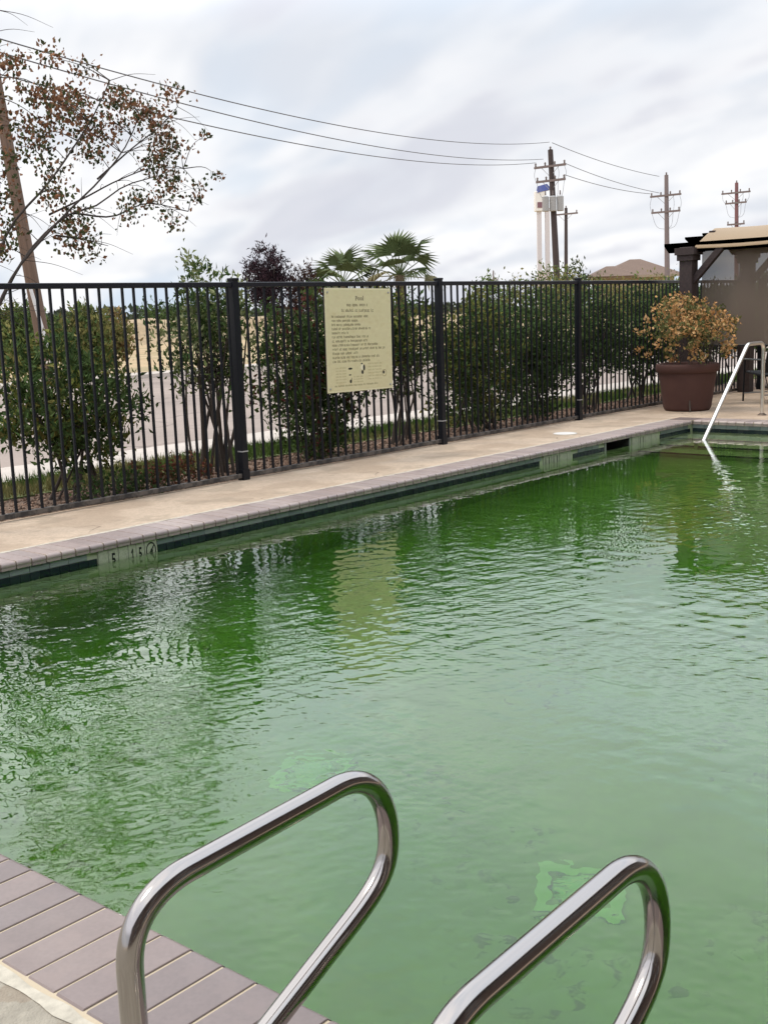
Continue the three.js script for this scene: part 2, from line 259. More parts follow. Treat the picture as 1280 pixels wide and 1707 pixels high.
{
  const W = 0.03;                                          // walls stand back under the nose of the coping
  const x0 = POOL.x0 - W, x1 = POOL.x1 + W, z0 = POOL.z0 - W, z1 = POOL.z1 + W, top = -0.051, low = -2.2;
  const wall = (g) => mesh('pool_wall', planarUV(g), M.plaster, shell);
  wall(box(x0 - 0.2, x0, low, top, z0 - 0.2, z1 + 0.2)); wall(box(x1, x1 + 0.2, low, top, z0 - 0.2, z1 + 0.2)); wall(box(x0, x1, low, top, z1, z1 + 0.2));
  wall(merged([box(x0, 11.56, low, top, z0 - 0.2, z0), box(12.14, x1, low, top, z0 - 0.2, z0), box(11.56, 12.14, low, -0.24, z0 - 0.2, z0)]));
  const fl = new THREE.BufferGeometry(), yA = -1.62, yB = -1.05, xm = 6.2;
  const q = (a, b, c, d) => [...a, ...b, ...c, ...a, ...c, ...d];
  fl.setAttribute('position', new THREE.BufferAttribute(new Float32Array([...q([x0 - 0.1, yA, z0 - 0.1], [x0 - 0.1, yA, z1 + 0.1], [xm, yA, z1 + 0.1], [xm, yA, z0 - 0.1]), ...q([xm, yA, z0 - 0.1], [xm, yA, z1 + 0.1], [x1 + 0.1, yB, z1 + 0.1], [x1 + 0.1, yB, z0 - 0.1])]), 3)); fl.computeVertexNormals();
  mesh('pool_floor', planarUV(fl), M.plaster, shell);
  for (let k = 0; k < 3; k++) {
    const xa = x1 - 0.62 - 0.42 * k, y = -0.36 - 0.24 * k;
    mesh('pool_step', planarUV(box(xa, k ? x1 - 0.62 - 0.42 * (k - 1) : x1, -1.5, y, z0, 4.6)), M.plaster, shell);
    mesh('step_edge', planarUV(box(xa - 0.006, xa + 0.05, y - 0.05, y + 0.006, z0 + 0.01, 4.6)), M.darkTiles[1], shell);
  }
  // waterline: a row of pale tiles over a row of small dark ones
  const r = rng(31), up = new RoundedBoxGeometry(0.147, 0.046, 0.012, 1, 0.002), dn = new RoundedBoxGeometry(0.0735, 0.10, 0.012, 1, 0.002);
  const marks = [[4.60, 5.11], [10.25, 10.82], [12.14, 12.86], [11.56, 12.14]], free = (x, w) => !marks.some(([a, b]) => x + w / 2 > a && x - w / 2 < b);
  const put = (n, g, m, x, y, z, t) => { const b = mesh(n, g, m, shell); b.position.set(x, y, z); b.rotation.y = t; };
  for (let x = x0 + 2.1; x < x1 - 0.05; x += 0.15) if (free(x, 0.147)) put('waterline_tile', up, M.tiles[Math.floor(r() * 4)], x, -0.074, z0 + 0.003 + r() * 0.001, 0);
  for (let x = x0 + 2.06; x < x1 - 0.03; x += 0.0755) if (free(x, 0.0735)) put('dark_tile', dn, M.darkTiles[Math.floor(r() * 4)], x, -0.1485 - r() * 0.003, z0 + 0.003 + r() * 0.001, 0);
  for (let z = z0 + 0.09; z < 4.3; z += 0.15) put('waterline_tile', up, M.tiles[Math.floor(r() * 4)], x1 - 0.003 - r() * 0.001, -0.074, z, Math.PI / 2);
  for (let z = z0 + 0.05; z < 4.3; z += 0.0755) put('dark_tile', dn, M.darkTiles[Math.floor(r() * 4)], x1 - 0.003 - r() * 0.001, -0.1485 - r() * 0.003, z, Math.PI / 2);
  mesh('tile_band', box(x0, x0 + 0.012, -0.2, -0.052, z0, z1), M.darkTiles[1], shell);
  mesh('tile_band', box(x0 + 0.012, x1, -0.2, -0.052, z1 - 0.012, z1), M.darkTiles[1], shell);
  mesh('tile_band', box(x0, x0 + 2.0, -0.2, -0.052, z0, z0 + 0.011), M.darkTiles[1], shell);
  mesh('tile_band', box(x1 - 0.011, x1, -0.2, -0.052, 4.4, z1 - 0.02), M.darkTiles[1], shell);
  // depth markers
  const sign = (draw) => { const c = document.createElement('canvas'); c.width = 128; c.height = 128; const g = c.getContext('2d'); g.fillStyle = '#a9ad97'; g.fillRect(0, 0, 128, 128); const rr = rng(12); for (let i = 0; i < 260; i++) { g.fillStyle = rr() < 0.5 ? 'rgba(110,120,95,0.18)' : 'rgba(200,200,185,0.2)'; g.fillRect(rr() * 128, rr() * 128, 3 + rr() * 14, 2 + rr() * 8); } g.fillStyle = g.strokeStyle = '#14181a'; draw(g); const t = new THREE.CanvasTexture(c); t.colorSpace = THREE.SRGBColorSpace; return new THREE.MeshStandardMaterial({ map: t, roughness: 0.35 }); };
  const glyph = (s) => sign((g) => { g.font = 'bold 118px sans-serif'; g.textAlign = 'center'; g.textBaseline = 'middle'; g.fillText(s, 64, 70); });
  const noDive = sign((g) => { g.lineWidth = 10; g.beginPath(); g.arc(64, 64, 50, 0, 7); g.stroke(); g.beginPath(); g.moveTo(28, 98); g.lineTo(100, 30); g.stroke(); g.beginPath(); g.arc(70, 66, 14, 0, 7); g.fill(); });
  const bars = sign((g) => { g.fillRect(26, 16, 13, 96); g.fillRect(86, 16, 13, 96); });
  const blank = sign(() => {});
  const plate = (x, w, m, n = 'marker_tile') => { const o = mesh(n, new RoundedBoxGeometry(w, 0.15, 0.014, 1, 0.002), M.white, shell); o.position.set(x, -0.1265, z0 + 0.006); o.material = M.markerEdge ??= std([0.36, 0.38, 0.30], 0.4); const f = mesh('marker_face', new THREE.PlaneGeometry(w - 0.006, 0.144), m, o); f.position.z = 0.0076; };
  plate(4.643, 0.082, blank); plate(4.728, 0.082, glyph('5')); plate(4.813, 0.082, blank); plate(4.890, 0.066, glyph('1')); plate(4.960, 0.070, glyph('5')); plate(5.055, 0.11, noDive);
  plate(10.33, 0.15, bars); plate(10.49, 0.15, bars); plate(10.65, 0.15, blank); plate(10.77, 0.085, blank);
  for (let k = 0; k < 4; k++) plate(12.26 + 0.16 * k, 0.155, k === 1 ? bars : blank);
}
{ // skimmer mouth and its lid
  const t = thing('pool_skimmer', [11.85, -0.15, 1.39], 'dark skimmer mouth in the pool wall by the far steps', 'skimmer');
  mesh('throat', merged([box(-0.29, 0.29, -0.09, -0.08, -0.42, -0.002), box(-0.29, -0.28, -0.08, 0.098, -0.42, -0.002), box(0.28, 0.29, -0.08, 0.098, -0.42, -0.002), box(-0.28, 0.28, -0.08, 0.098, -0.43, -0.42)]), std([0.02, 0.022, 0.022], 0.6), t);
  for (const x of [-0.30, 0.275]) mesh('jamb', box(x, x + 0.025, -0.09, 0.096, -0.001, 0.012), std([0.30, 0.32, 0.28], 0.5), t);
  const lid = thing('skimmer_lid', [11.8, 0, 0.72], 'round white skimmer lid set flat in the deck', 'lid');
  mesh('lid_plate', new THREE.LatheGeometry([[0, 0.009], [0.11, 0.009], [0.13, 0.006], [0.132, 0]].map(([x, y]) => new THREE.Vector2(x, y)), 32), M.white, lid);
  mesh('lid_ring', new THREE.TorusGeometry(0.137, 0.006, 6, 32).rotateX(Math.PI / 2).translate(0, 0.002, 0), std([0.6, 0.58, 0.52], 0.6), lid);
}

// ---------------------------------------------------------------- water
{
  const r = rng(2024), waves = [];
  for (let i = 0; i < 84; i++) {
    const L = 0.034 * Math.pow(11, Math.pow(r(), 1.5)), dir = -0.75 + (r() + r() + r() - 1.5) * 1.5, k = 2 * Math.PI / L;
    waves.push([Math.cos(dir) * k, Math.sin(dir) * k, r() * 6.283, 0.0100 * Math.pow(L / 0.08, -0.3) / k, L]);
  }
  const xs = [], zs = []; for (let x = POOL.x0 - 0.026; x < POOL.x1 + 0.026;) { xs.push(x); x += 0.0085 + 0.0012 * Math.max(0, x - 2.5); } xs.push(POOL.x1 + 0.026);
  for (let z = POOL.z0 - 0.026; z < POOL.z1 + 0.02; z += z > 7 ? 0.05 : 0.0105) zs.push(z); zs.push(POOL.z1 + 0.026);
  const nx = xs.length, nz = zs.length, pos = new Float32Array(nx * nz * 3), nor = new Float32Array(nx * nz * 3), uv = new Float32Array(nx * nz * 2), idx = new Uint32Array((nx - 1) * (nz - 1) * 6);
  for (let j = 0, k = 0; j < nz; j++) for (let i = 0; i < nx; i++, k++) {
    const x = xs[i], z = zs[j];
    const calm = smooth(0.33, 0.66, fbm(x * 0.42 + 3, z * 0.42, 3, 5)), quiet = smooth(0.8, 2.7, Math.hypot(x - 2.2, z - 6.6));
    const env = (0.11 + 0.78 * calm) * (0.30 + 0.70 * quiet) * (0.55 + 0.45 * smooth(2.0, 4.0, z)), small = 0.35 + 1.0 * smooth(0.3, 0.7, fbm(x * 0.9 + 8, z * 0.9 + 2, 3, 19));
    let h = 0, hx = 0, hz = 0;
    for (const [kx, kz, ph, a, L] of waves) { const s = kx * x + kz * z + ph, A = a * env * (L < 0.11 ? small : 1), c = A * Math.cos(s); h += A * Math.sin(s); hx += c * kx; hz += c * kz; }
    pos.set([x, POOL.water + h, z], 3 * k); const l = Math.hypot(hx, 1, hz); nor.set([-hx / l, 1 / l, -hz / l], 3 * k); uv.set([x, z], 2 * k);
  }
  for (let j = 0, k = 0; j < nz - 1; j++) for (let i = 0; i < nx - 1; i++) { const a = j * nx + i; idx[k++] = a; idx[k++] = a + nx; idx[k++] = a + 1; idx[k++] = a + 1; idx[k++] = a + nx; idx[k++] = a + nx + 1; }
  const g = new THREE.BufferGeometry(); g.setAttribute('position', new THREE.BufferAttribute(pos, 3)); g.setAttribute('normal', new THREE.BufferAttribute(nor, 3)); g.setAttribute('uv', new THREE.BufferAttribute(uv, 2)); g.setIndex(new THREE.BufferAttribute(idx, 1));
  const water = new THREE.MeshPhysicalMaterial({ color: 0xffffff, roughness: 0, transmission: 1, thickness: 1.5, ior: 1.34, clearcoat: 0.48, clearcoatRoughness: 0, attenuationColor: lin(0.59, 0.785, 0.44), attenuationDistance: 1.0 });
  structure('water', g, water, 'rippled cloudy green water filling the pool', 'water');
}

// ---------------------------------------------------------------- drains on the pool floor
function drain(x, z, turn, label) {
  const t = thing('pool_drain', [x, -1.62, z], label, 'drain', 'drain covers on the pool floor'); t.rotation.y = turn;
  const pale = std([0.62, 0.76, 0.62], 0.7), paler = std([0.52, 0.72, 0.60], 0.7); t.scale.setScalar(0.86);
  mesh('frame', merged([boxC(0.40, 0.02, 0.06, 0, 0.01, -0.17), boxC(0.40, 0.02, 0.06, 0, 0.01, 0.17), boxC(0.06, 0.02, 0.28, -0.17, 0.01, 0), boxC(0.06, 0.02, 0.28, 0.17, 0.01, 0)]), pale, t);
  const dome = new THREE.LatheGeometry([[0, 0.035], [0.06, 0.033], [0.12, 0.02], [0.135, 0.004]].map(([a, b]) => new THREE.Vector2(a, b)), 24); mesh('cover', dome, paler, t);
  for (let i = -3; i <= 3; i++) mesh('slat', boxC(0.012, 0.012, 0.26 * Math.sqrt(1 - (i / 4) ** 2), i * 0.035, 0.032 - 0.0012 * i * i, 0), pale, t);
}
drain(3.74, 5.72, 0.55, 'pale square drain cover on the pool floor behind the right rail');
drain(3.80, 4.18, 0.5, 'pale square drain cover on the pool floor behind the top of the left rail');

// ---------------------------------------------------------------- grab rails
function grabRail(z, label) {
  const t = thing('grab_rail', [1.085, 0, z], label, 'grab rail', 'pair of figure-four grab rails'), X = 1.085;
  const P = new THREE.CurvePath(), q = (x, y) => V(x - X, y, 0), L = (a, b) => P.add(new THREE.LineCurve3(a, b)), B = (a, c1, c2, b) => P.add(new THREE.CubicBezierCurve3(a, c1, c2, b));
  L(q(1.085, 0), q(1.085, 0.385)); B(q(1.085, 0.385), q(1.085, 0.475), q(1.145, 0.516), q(1.232, 0.519)); L(q(1.232, 0.519), q(1.615, 0.535));
  B(q(1.615, 0.535), q(1.722, 0.540), q(1.780, 0.470), q(1.781, 0.375)); B(q(1.781, 0.375), q(1.782, 0.290), q(1.735, 0.262), q(1.640, 0.218)); L(q(1.640, 0.218), q(1.360, 0.092)); B(q(1.360, 0.092), q(1.315, 0.072), q(1.297, 0.055), q(1.292, 0)); 
  const pts = P.getSpacedPoints(150), curve = new THREE.CatmullRomCurve3(pts);
  mesh('rail_tube', new THREE.TubeGeometry(curve, 260, 0.0241, 28, false), M.steel, t);
  for (const x of [1.085, 1.292]) mesh('flange', new THREE.LatheGeometry([[0.026, 0.03], [0.032, 0.028], [0.05, 0.010], [0.056, 0.002], [0.056, 0]].map(([a, b]) => new THREE.Vector2(a, b)), 28).translate(x - X, x > 1.2 ? 0.003 : 0, 0), M.steel, t);
}
grabRail(6.42, 'left one of the two bent steel grab rails at the near pool edge');
grabRail(7.065, 'right one of the two bent steel grab rails, nearest the camera');
{ // hand rail at the far steps
  const t = thing('hand_rail', [14.68, 0, 1.95], 'straight sloping steel hand rail going down the far pool steps', 'hand rail');
  const q = (x, y) => V(x - 14.68, y, 0), P = new THREE.CurvePath();
  P.add(new THREE.LineCurve3(q(14.68, 0), q(14.68, 0.84))); P.add(new THREE.QuadraticBezierCurve3(q(14.68, 0.84), q(14.68, 0.945), q(14.57, 0.945))); P.add(new THREE.LineCurve3(q(14.57, 0.945), q(14.24, 0.945))); P.add(new THREE.QuadraticBezierCurve3(q(14.24, 0.945), q(14.18, 0.945), q(14.13, 0.90))); P.add(new THREE.LineCurve3(q(14.13, 0.90), q(12.75, -0.32))); P.add(new THREE.LineCurve3(q(12.75, -0.32), q(12.72, -0.84)));
  mesh('rail_tube', new THREE.TubeGeometry(new THREE.CatmullRomCurve3(P.getSpacedPoints(110)), 200, 0.0245, 16, false), M.steelWhite, t);
  mesh('flange', new THREE.LatheGeometry([[0.026, 0.03], [0.05, 0.012], [0.062, 0]].map(([a, b]) => new THREE.Vector2(a, b)), 24), std([0.12, 0.09, 0.07], 0.5, { metalness: 0.6 }), t);
}

// ---------------------------------------------------------------- fences
function fence(name, pos, turn, length, posts, label, phase = 0.05) {
  const t = thing(name, pos, label, 'fence'); t.rotation.y = turn;
  const topG = (a, b) => new RoundedBoxGeometry(b - a, 0.046, 0.046, 2, 0.006).translate((a + b) / 2, 1.802, 0), lowG = (a, b) => new RoundedBoxGeometry(b - a, 0.042, 0.042, 2, 0.005).translate((a + b) / 2, 0.042, 0);
  const stops = [0, ...posts, length];
  const postG = new RoundedBoxGeometry(0.072, 1.845, 0.072, 2, 0.006).translate(0, 0.9225, 0), cap = new RoundedBoxGeometry(0.084, 0.022, 0.084, 2, 0.008).translate(0, 1.852, 0), band = boxC(0.076, 0.012, 0.076, 0, 0.27, 0), foot = boxC(0.082, 0.10, 0.082, 0, 0.05, 0);
  for (const x of posts) { const p = mesh('post', postG, M.black, t); p.position.x = x; mesh('post_cap', cap, M.black, p); mesh('post_band', band, M.grey, p); mesh('post_foot', foot, M.black, p); }
  for (let i = 0; i + 1 < stops.length; i++) { const a = stops[i] + 0.03, b = stops[i + 1] - 0.03; if (b - a < 0.05) continue; mesh('top_rail', topG(a, b), M.topRail, t); mesh('bottom_rail', planarUV(lowG(a, b)), M.lowRail, t); }
  const bal = new RoundedBoxGeometry(0.0195, 1.73, 0.0195, 1, 0.002).translate(0, 0.92, 0), r = rng(9);
  for (let x = phase; x < length; x += 0.1165) { if (posts.some((p) => Math.abs(p - x) < 0.055)) continue; const b = mesh('baluster', bal, M.black, t); b.position.set(x, 0, 0); b.rotation.y = (r() - 0.5) * 0.06; }
  return t;
}
fence('metal_fence', [2.4, 0, 0], 0, 16.6, [1.843, 4.873, 7.937, 10.917, 13.947], 'black metal picket fence between the pool deck and the road', 0.015);
fence('metal_fence', [19.0, 0, 0.06], -Math.PI / 2, 9, [0.06, 3.0, 6.0], 'black metal fence at the far end behind the shade structure', 0.02);

{ // rules board on the fence
  const t = thing('rules_sign', [8.437, 1.243, 0.033], 'cream pool rules board hung on the black fence', 'sign');
  const w = 1.015, h = 1.045, c = document.createElement('canvas'); c.width = 768; c.height = 790; const g = c.getContext('2d'), r = rng(3);
  g.fillStyle = '#d9cfa6'; g.fillRect(0, 0, 768, 790);
  for (let i = 0; i < 900; i++) { g.fillStyle = r() < 0.5 ? 'rgba(190,175,125,0.10)' : 'rgba(235,225,185,0.10)'; const s = 6 + r() * 40; g.fillRect(r() * 768, r() * 790, s, s * 0.6); }
  g.strokeStyle = '#e2dab4'; g.lineWidth = 9; g.strokeRect(6, 6, 756, 778);
  const words = (x, y, list, size, ink) => {               // worn print: only word shapes can be made out
    g.fillStyle = ink;
    for (const n of list) { for (let k = 0; k < n; k++) { const cw = size * 0.5; const kind = r(); g.fillRect(x + 1, y - size * (kind < 0.3 ? 0.72 : 0.5), size * 0.13, size * (kind > 0.85 ? 0.7 : kind < 0.3 ? 0.72 : 0.5)); if (r() < 0.8) g.fillRect(x + 1, y - size * 0.5, cw * 0.75, size * 0.11); if (r() < 0.7) g.fillRect(x + 1, y - size * 0.1, cw * 0.75, size * 0.11); if (r() < 0.6) g.fillRect(x + cw * 0.6, y - size * 0.5, size * 0.12, size * 0.5); x += cw; } x += size * 0.42; }
  };
  g.fillStyle = '#5d5540'; g.font = 'bold 46px serif'; g.textAlign = 'center'; g.fillText('Pool', 392, 92);
  const ink = '#6a6144';
  words(242, 136, [3, 4, 4, 1], 34, ink); words(182, 178, [2, 6, 2, 8, 2], 32, ink);
  [[2, 9, 5, 8, 4], [8, 7, 6], [3, 5, 9, 5], [5, 2, 13, 8, 2], [7, 4, 1], [3, 5, 10, 4, 3, 2], [2, 9, 2, 10, 4], [4, 10, 8, 2, 2, 9], [5, 2, 4, 9, 8, 4, 2, 3, 2], [6, 3, 6, 4], [6, 4, 3, 6, 1, 8, 4, 3], [3, 3, 4, 2, 6, 2, 7]].forEach((l, i) => words(66, 222 + i * 31, l, 27, ink));
  const faint = '#b3a67c';
  for (let i = 0; i < 6; i++) { words(96, 610 + i * 22, [4, 3, 5], 17, faint); if (i > 2) words(300, 622 + i * 20, [3, 5, 4], 16, faint); words(470, 588 + i * 24, [5, 3, 6, 3], 17, faint); }
  words(80, 748, [3, 7, 9, 4, 6, 3, 8, 5], 20, '#8f8560');
  g.fillStyle = '#2a2620'; const blot = (x, y, a, b) => { g.beginPath(); g.ellipse(x, y, a, b, 0, 0, 7); g.fill(); };
  blot(262, 614, 24, 8); blot(258, 662, 14, 5); blot(264, 712, 12, 14); g.fillRect(272, 684, 5, 22);
  g.fillStyle = '#efe8cc'; blot(402, 606, 16, 22); g.fillStyle = '#2a2620'; blot(424, 612, 12, 24); blot(404, 646, 13, 16); blot(398, 580, 10, 6);
  g.strokeStyle = '#a3946a'; g.lineWidth = 5; g.beginPath(); g.arc(668, 664, 26, 0, 7); g.stroke(); g.fillStyle = '#2a2620'; blot(660, 658, 12, 13);
  const tex = new THREE.CanvasTexture(c); tex.colorSpace = THREE.SRGBColorSpace;
  mesh('board', new RoundedBoxGeometry(w, h, 0.008, 2, 0.003).translate(w / 2, 0, 0), std([0.60, 0.55, 0.37], 0.55), t);
  mesh('printed_face', new THREE.PlaneGeometry(w - 0.004, h - 0.004).translate(w / 2, 0, 0.0052), new THREE.MeshStandardMaterial({ map: tex, roughness: 0.55 }), t);
  for (const [x, y] of [[0.04, 0.48], [w - 0.04, 0.48], [0.04, -0.48], [w - 0.04, -0.48]]) mesh('bolt', new THREE.SphereGeometry(0.011, 12, 8).scale(1, 1, 0.6).translate(x, y, 0.008), M.grey, t);
  t.rotation.z = -0.014;
}

// ---------------------------------------------------------------- leaves and plants
function leafGeo(width = 0.42, fold = 0.10) {               // a folded pointed leaf, one unit long
  const a = [0, 0, 0], b = [width * 0.5, 0.42, fold], c = [0, 1, -0.06], d = [-width * 0.5, 0.42, fold], m = [0, 0.45, 0];
  const g = new THREE.BufferGeometry(); g.setAttribute('position', new THREE.BufferAttribute(new Float32Array([...a, ...b, ...m, ...m, ...b, ...c, ...a, ...m, ...d, ...d, ...m, ...c]), 3)); g.computeVertexNormals(); return g;
}
const LEAF = leafGeo(), ROUND = leafGeo(0.7, 0.12), NARROW = leafGeo(0.24, 0.06);
const Q = new THREE.Quaternion(), E3 = new THREE.Euler();
function leafAt(r, p, size, palette, out) {
  E3.set((r() - 0.5) * 2.6, r() * 6.283, (r() - 0.5) * 2.6); Q.setFromEuler(E3);
  const s = size * (0.6 + 0.8 * r()), c = palette[Math.floor(r() * palette.length)];
  out.push([new THREE.Matrix4().compose(p, Q, V(s, s, s)), lin(...c).multiplyScalar(0.7 + 0.6 * r())]);
}
// a bush: clumps of leaves spread through an uneven crown, on stems that rise from the ground
function bush({ name = 'shrub', label, group, category = 'shrub', x, z, rx, rz, y0, y1, clumps, per, size, palette, tips, stems = 5, geo = LEAF, spread = 0.13, seed, power = 0.55, gap = 0.36, lean = 0, stemR = 0.014 }) {
  const r = rng(seed), t = thing(name, [x, -0.04, z], label, category, group), out = [], cy = (y0 + y1) / 2, ry = (y1 - y0) / 2, heads = [];
  for (let i = 0, tries = 0; i < clumps && tries < clumps * 12; tries++) {
    const a = r() * 6.283, u = r() * 2 - 1, rad = Math.pow(r(), power), s = Math.sqrt(1 - u * u);
    const bump = 0.72 + 0.5 * fbm(a * 1.1 + seed, u * 2.2 + 5, 2, seed);
    const p = V(Math.cos(a) * s * rad * rx * bump + lean * u * 0.3, cy + u * rad * ry * (u > 0 ? bump : 1), Math.sin(a) * s * rad * rz * bump);
    if (fbm(p.x * 2.1 + seed, p.y * 2.1 + p.z * 1.3, 2, seed + 3) < gap) continue;
    i++; heads.push(p);
    const pal = tips && r() < 0.32 ? tips : palette;
    for (let k = 0; k < per; k++) { const w = spread * (0.5 + r()); leafAt(r, V(p.x + (r() + r() - 1) * w, p.y + (r() + r() - 1) * w, p.z + (r() + r() - 1) * w), size, pal, out); }
  }
  instanced('foliage', geo, M.leaf, out, t);
  const bars = [];
  for (let i = 0; i < stems; i++) {
    const h = heads[Math.floor(r() * heads.length)], b = V((r() - 0.5) * rx * 0.95, -0.05, (r() - 0.5) * rz * 0.7), tip = V(h.x * 0.8, Math.max(h.y, cy), h.z * 0.8), m = b.clone().lerp(tip, 0.45).add(V((r() - 0.5) * 0.12, 0, (r() - 0.5) * 0.12));
    const s = mesh('stem', tube([b, m, tip], stemR * (0.8 + 0.7 * r()), stemR * 0.4, 6), M.stem, t);
    const tw = []; for (let k = 0; k < 4; k++) { const q = heads[Math.floor(r() * heads.length)]; if (q.distanceTo(tip) < Math.max(rx, ry) * 1.1) tw.push(tube([m.clone().lerp(tip, 0.2 + 0.5 * r()), m.clone().lerp(q, 0.6).add(V(0, 0.05, 0)), q], stemR * 0.4, stemR * 0.12, 4)); }
    if (tw.length) mesh('twig', merged(tw), M.stem, s);
  }
  return t;
}
const GREEN = [[0.054, 0.098, 0.028], [0.068, 0.112, 0.033], [0.044, 0.078, 0.025], [0.082, 0.120, 0.036]], DARK = GREEN, OLIVE = [[0.16, 0.17, 0.04], [0.13, 0.15, 0.035], [0.19, 0.17, 0.05], [0.10, 0.13, 0.03]], RED = [[0.10, 0.03, 0.025], [0.13, 0.05, 0.03]];
const HG = 'bushes in the bed behind the fence';
bush({ label: 'rounded green bush with yellowish top behind the left end of the fence', group: HG, x: 5.95, z: -0.78, rx: 0.80, rz: 0.52, y0: 0.22, y1: 1.42, clumps: 300, per: 21, size: 0.068, palette: GREEN, tips: OLIVE, stems: 7, seed: 101, gap: 0.24 });
bush({ label: 'tall loose green bush with bare leaning stems left of the tall fence post', group: HG, x: 7.58, z: -0.74, rx: 0.66, rz: 0.42, y0: 0.62, y1: 2.22, clumps: 165, per: 19, size: 0.066, palette: [...GREEN, [0.10, 0.13, 0.04]], tips: [[0.24, 0.26, 0.13], [0.17, 0.20, 0.07]], stems: 15, seed: 117, gap: 0.30, stemR: 0.016 });
bush({ label: 'dark dense bush directly behind the cream rules sign', group: HG, x: 9.12, z: -0.76, rx: 0.86, rz: 0.46, y0: -0.10, y1: 1.86, clumps: 402, per: 21, size: 0.068, palette: [...DARK, ...GREEN], tips: [[0.09, 0.12, 0.03], [0.07, 0.09, 0.03], RED[0]], stems: 9, seed: 123, gap: 0.24 });
bush({ label: 'thin dark bush with many stems just right of the rules sign', group: HG, x: 10.55, z: -0.78, rx: 0.62, rz: 0.40, y0: 0.55, y1: 1.84, clumps: 192, per: 19, size: 0.065, palette: [...DARK, [0.07, 0.09, 0.03]], tips: OLIVE, stems: 11, seed: 131, gap: 0.30 });
bush({ label: 'broad dark bush in the middle of the second fence bay from the right', group: HG, x: 11.95, z: -0.76, rx: 0.92, rz: 0.46, y0: 0.0, y1: 1.74, clumps: 402, per: 20, size: 0.068, palette: [...DARK, ...DARK, ...GREEN], tips: OLIVE, stems: 8, seed: 143, gap: 0.21 });
bush({ label: 'very dark bush behind the rightmost tall fence post', group: HG, x: 13.35, z: -0.76, rx: 0.88, rz: 0.46, y0: 0.0, y1: 1.76, clumps: 402, per: 20, size: 0.068, palette: DARK, stems: 8, seed: 151, gap: 0.21 });
bush({ label: 'dark twiggy bush between the rightmost post and the flower pot', group: HG, x: 14.95, z: -0.80, rx: 0.86, rz: 0.42, y0: 0.35, y1: 1.86, clumps: 298, per: 19, size: 0.065, palette: DARK, stems: 10, seed: 163, gap: 0.27 });
bush({ label: 'dark bush behind the potted plant at the end of the fence', group: HG, x: 16.65, z: -0.80, rx: 0.95, rz: 0.44, y0: 0.25, y1: 1.84, clumps: 298, per: 19, size: 0.068, palette: DARK, stems: 8, seed: 171, gap: 0.26 });
bush({ label: 'dark bush beyond the far fence under the shade screen', group: HG, x: 18.4, z: -0.9, rx: 1.0, rz: 0.5, y0: 0.3, y1: 1.9, clumps: 262, per: 19, size: 0.065, palette: DARK, stems: 6, seed: 173, gap: -0.03 });
for (let k = 0; k < 4; k++) bush({ label: ['dark hedge bush behind the shade screen, nearest the fence corner', 'dark hedge bush behind the middle of the shade screen', 'dark hedge bush behind the hand rail end of the screen', 'dark hedge bush at the right edge beyond the far fence'][k], group: HG, x: 20.1 + 0.15 * (k % 2), z: -2.0 + 0.95 * k, rx: 0.6, rz: 0.75, y0: 0.5, y1: 1.85 + 0.1 * k, clumps: 300, per: 20, size: 0.08, palette: DARK, stems: 5, seed: 701 + 6 * k, gap: 0.24 });
bush({ name: 'ground_cover', label: 'low reddish groundcover in the mulch right of the rounded bush', category: 'plant', x: 6.85, z: -0.55, rx: 0.55, rz: 0.32, y0: 0.0, y1: 0.26, clumps: 70, per: 14, size: 0.035, palette: [[0.16, 0.055, 0.035], [0.10, 0.08, 0.03], [0.20, 0.09, 0.05]], stems: 3, stemR: 0.004, seed: 181, gap: 0.3, spread: 0.08, geo: ROUND });
bush({ name: 'ground_cover', label: 'low green groundcover under the rounded bush by the bottom rail', category: 'plant', x: 6.15, z: -0.36, rx: 0.65, rz: 0.24, y0: 0.0, y1: 0.22, clumps: 80, per: 13, size: 0.035, palette: [...GREEN, [0.10, 0.085, 0.05]], stems: 3, stemR: 0.004, seed: 187, gap: 0.3, spread: 0.08, geo: ROUND });
// beyond the road
const FG = 'shrubs beyond the road';
const farBush = (x, z, rad, y1, seed, label, pal, tips, y0 = 0) => bush({ name: 'far_shrub', label, group: FG, x, z, rx: rad, rz: rad, y0, y1, clumps: 220, per: 13, size: 0.2, palette: pal, tips, stems: 3, seed, gap: 0.28, spread: 0.3 * rad });
const BRIGHT_GREEN = [[0.09, 0.14, 0.04], [0.12, 0.16, 0.045], [0.07, 0.11, 0.035]], OL2 = [[0.18, 0.18, 0.06], [0.22, 0.20, 0.07], [0.13, 0.14, 0.05]];  // leaf colours of the far shrubs: a brighter green and a yellowish olive
farBush(18.9, -22.2, 0.9, 2.25, 201, 'bright green shrub across the road at the left edge', BRIGHT_GREEN, OL2);
farBush(20.3, -23.4, 1.0, 1.95, 207, 'green shrub across the road beside the leaning wood pole', BRIGHT_GREEN, null);
farBush(21.7, -23.0, 1.0, 2.0, 211, 'yellow green shrub across the road, third from the left edge', OL2, BRIGHT_GREEN);
farBush(23.0, -23.6, 0.9, 1.95, 217, 'olive brown shrub at the left side of the sandy field', OL2, [[0.26, 0.18, 0.08]]);
farBush(47.6, -22.2, 2.1, 3.5, 223, 'wide yellow green shrub below the tall pale sign pylon', OL2, BRIGHT_GREEN, 0);
farBush(44.0, -22.8, 1.5, 2.9, 225, 'small green shrub left of the pale pylon foot', BRIGHT_GREEN, OL2, 0);
farBush(60, -25.0, 2.6, 3.2, 227, 'low green shrub in front of the tile roofed house', OL2, BRIGHT_GREEN, 0);
farBush(66, -26.0, 2.6, 3.1, 229, 'low olive shrub at the right end of the house roof', OL2, BRIGHT_GREEN, 0);
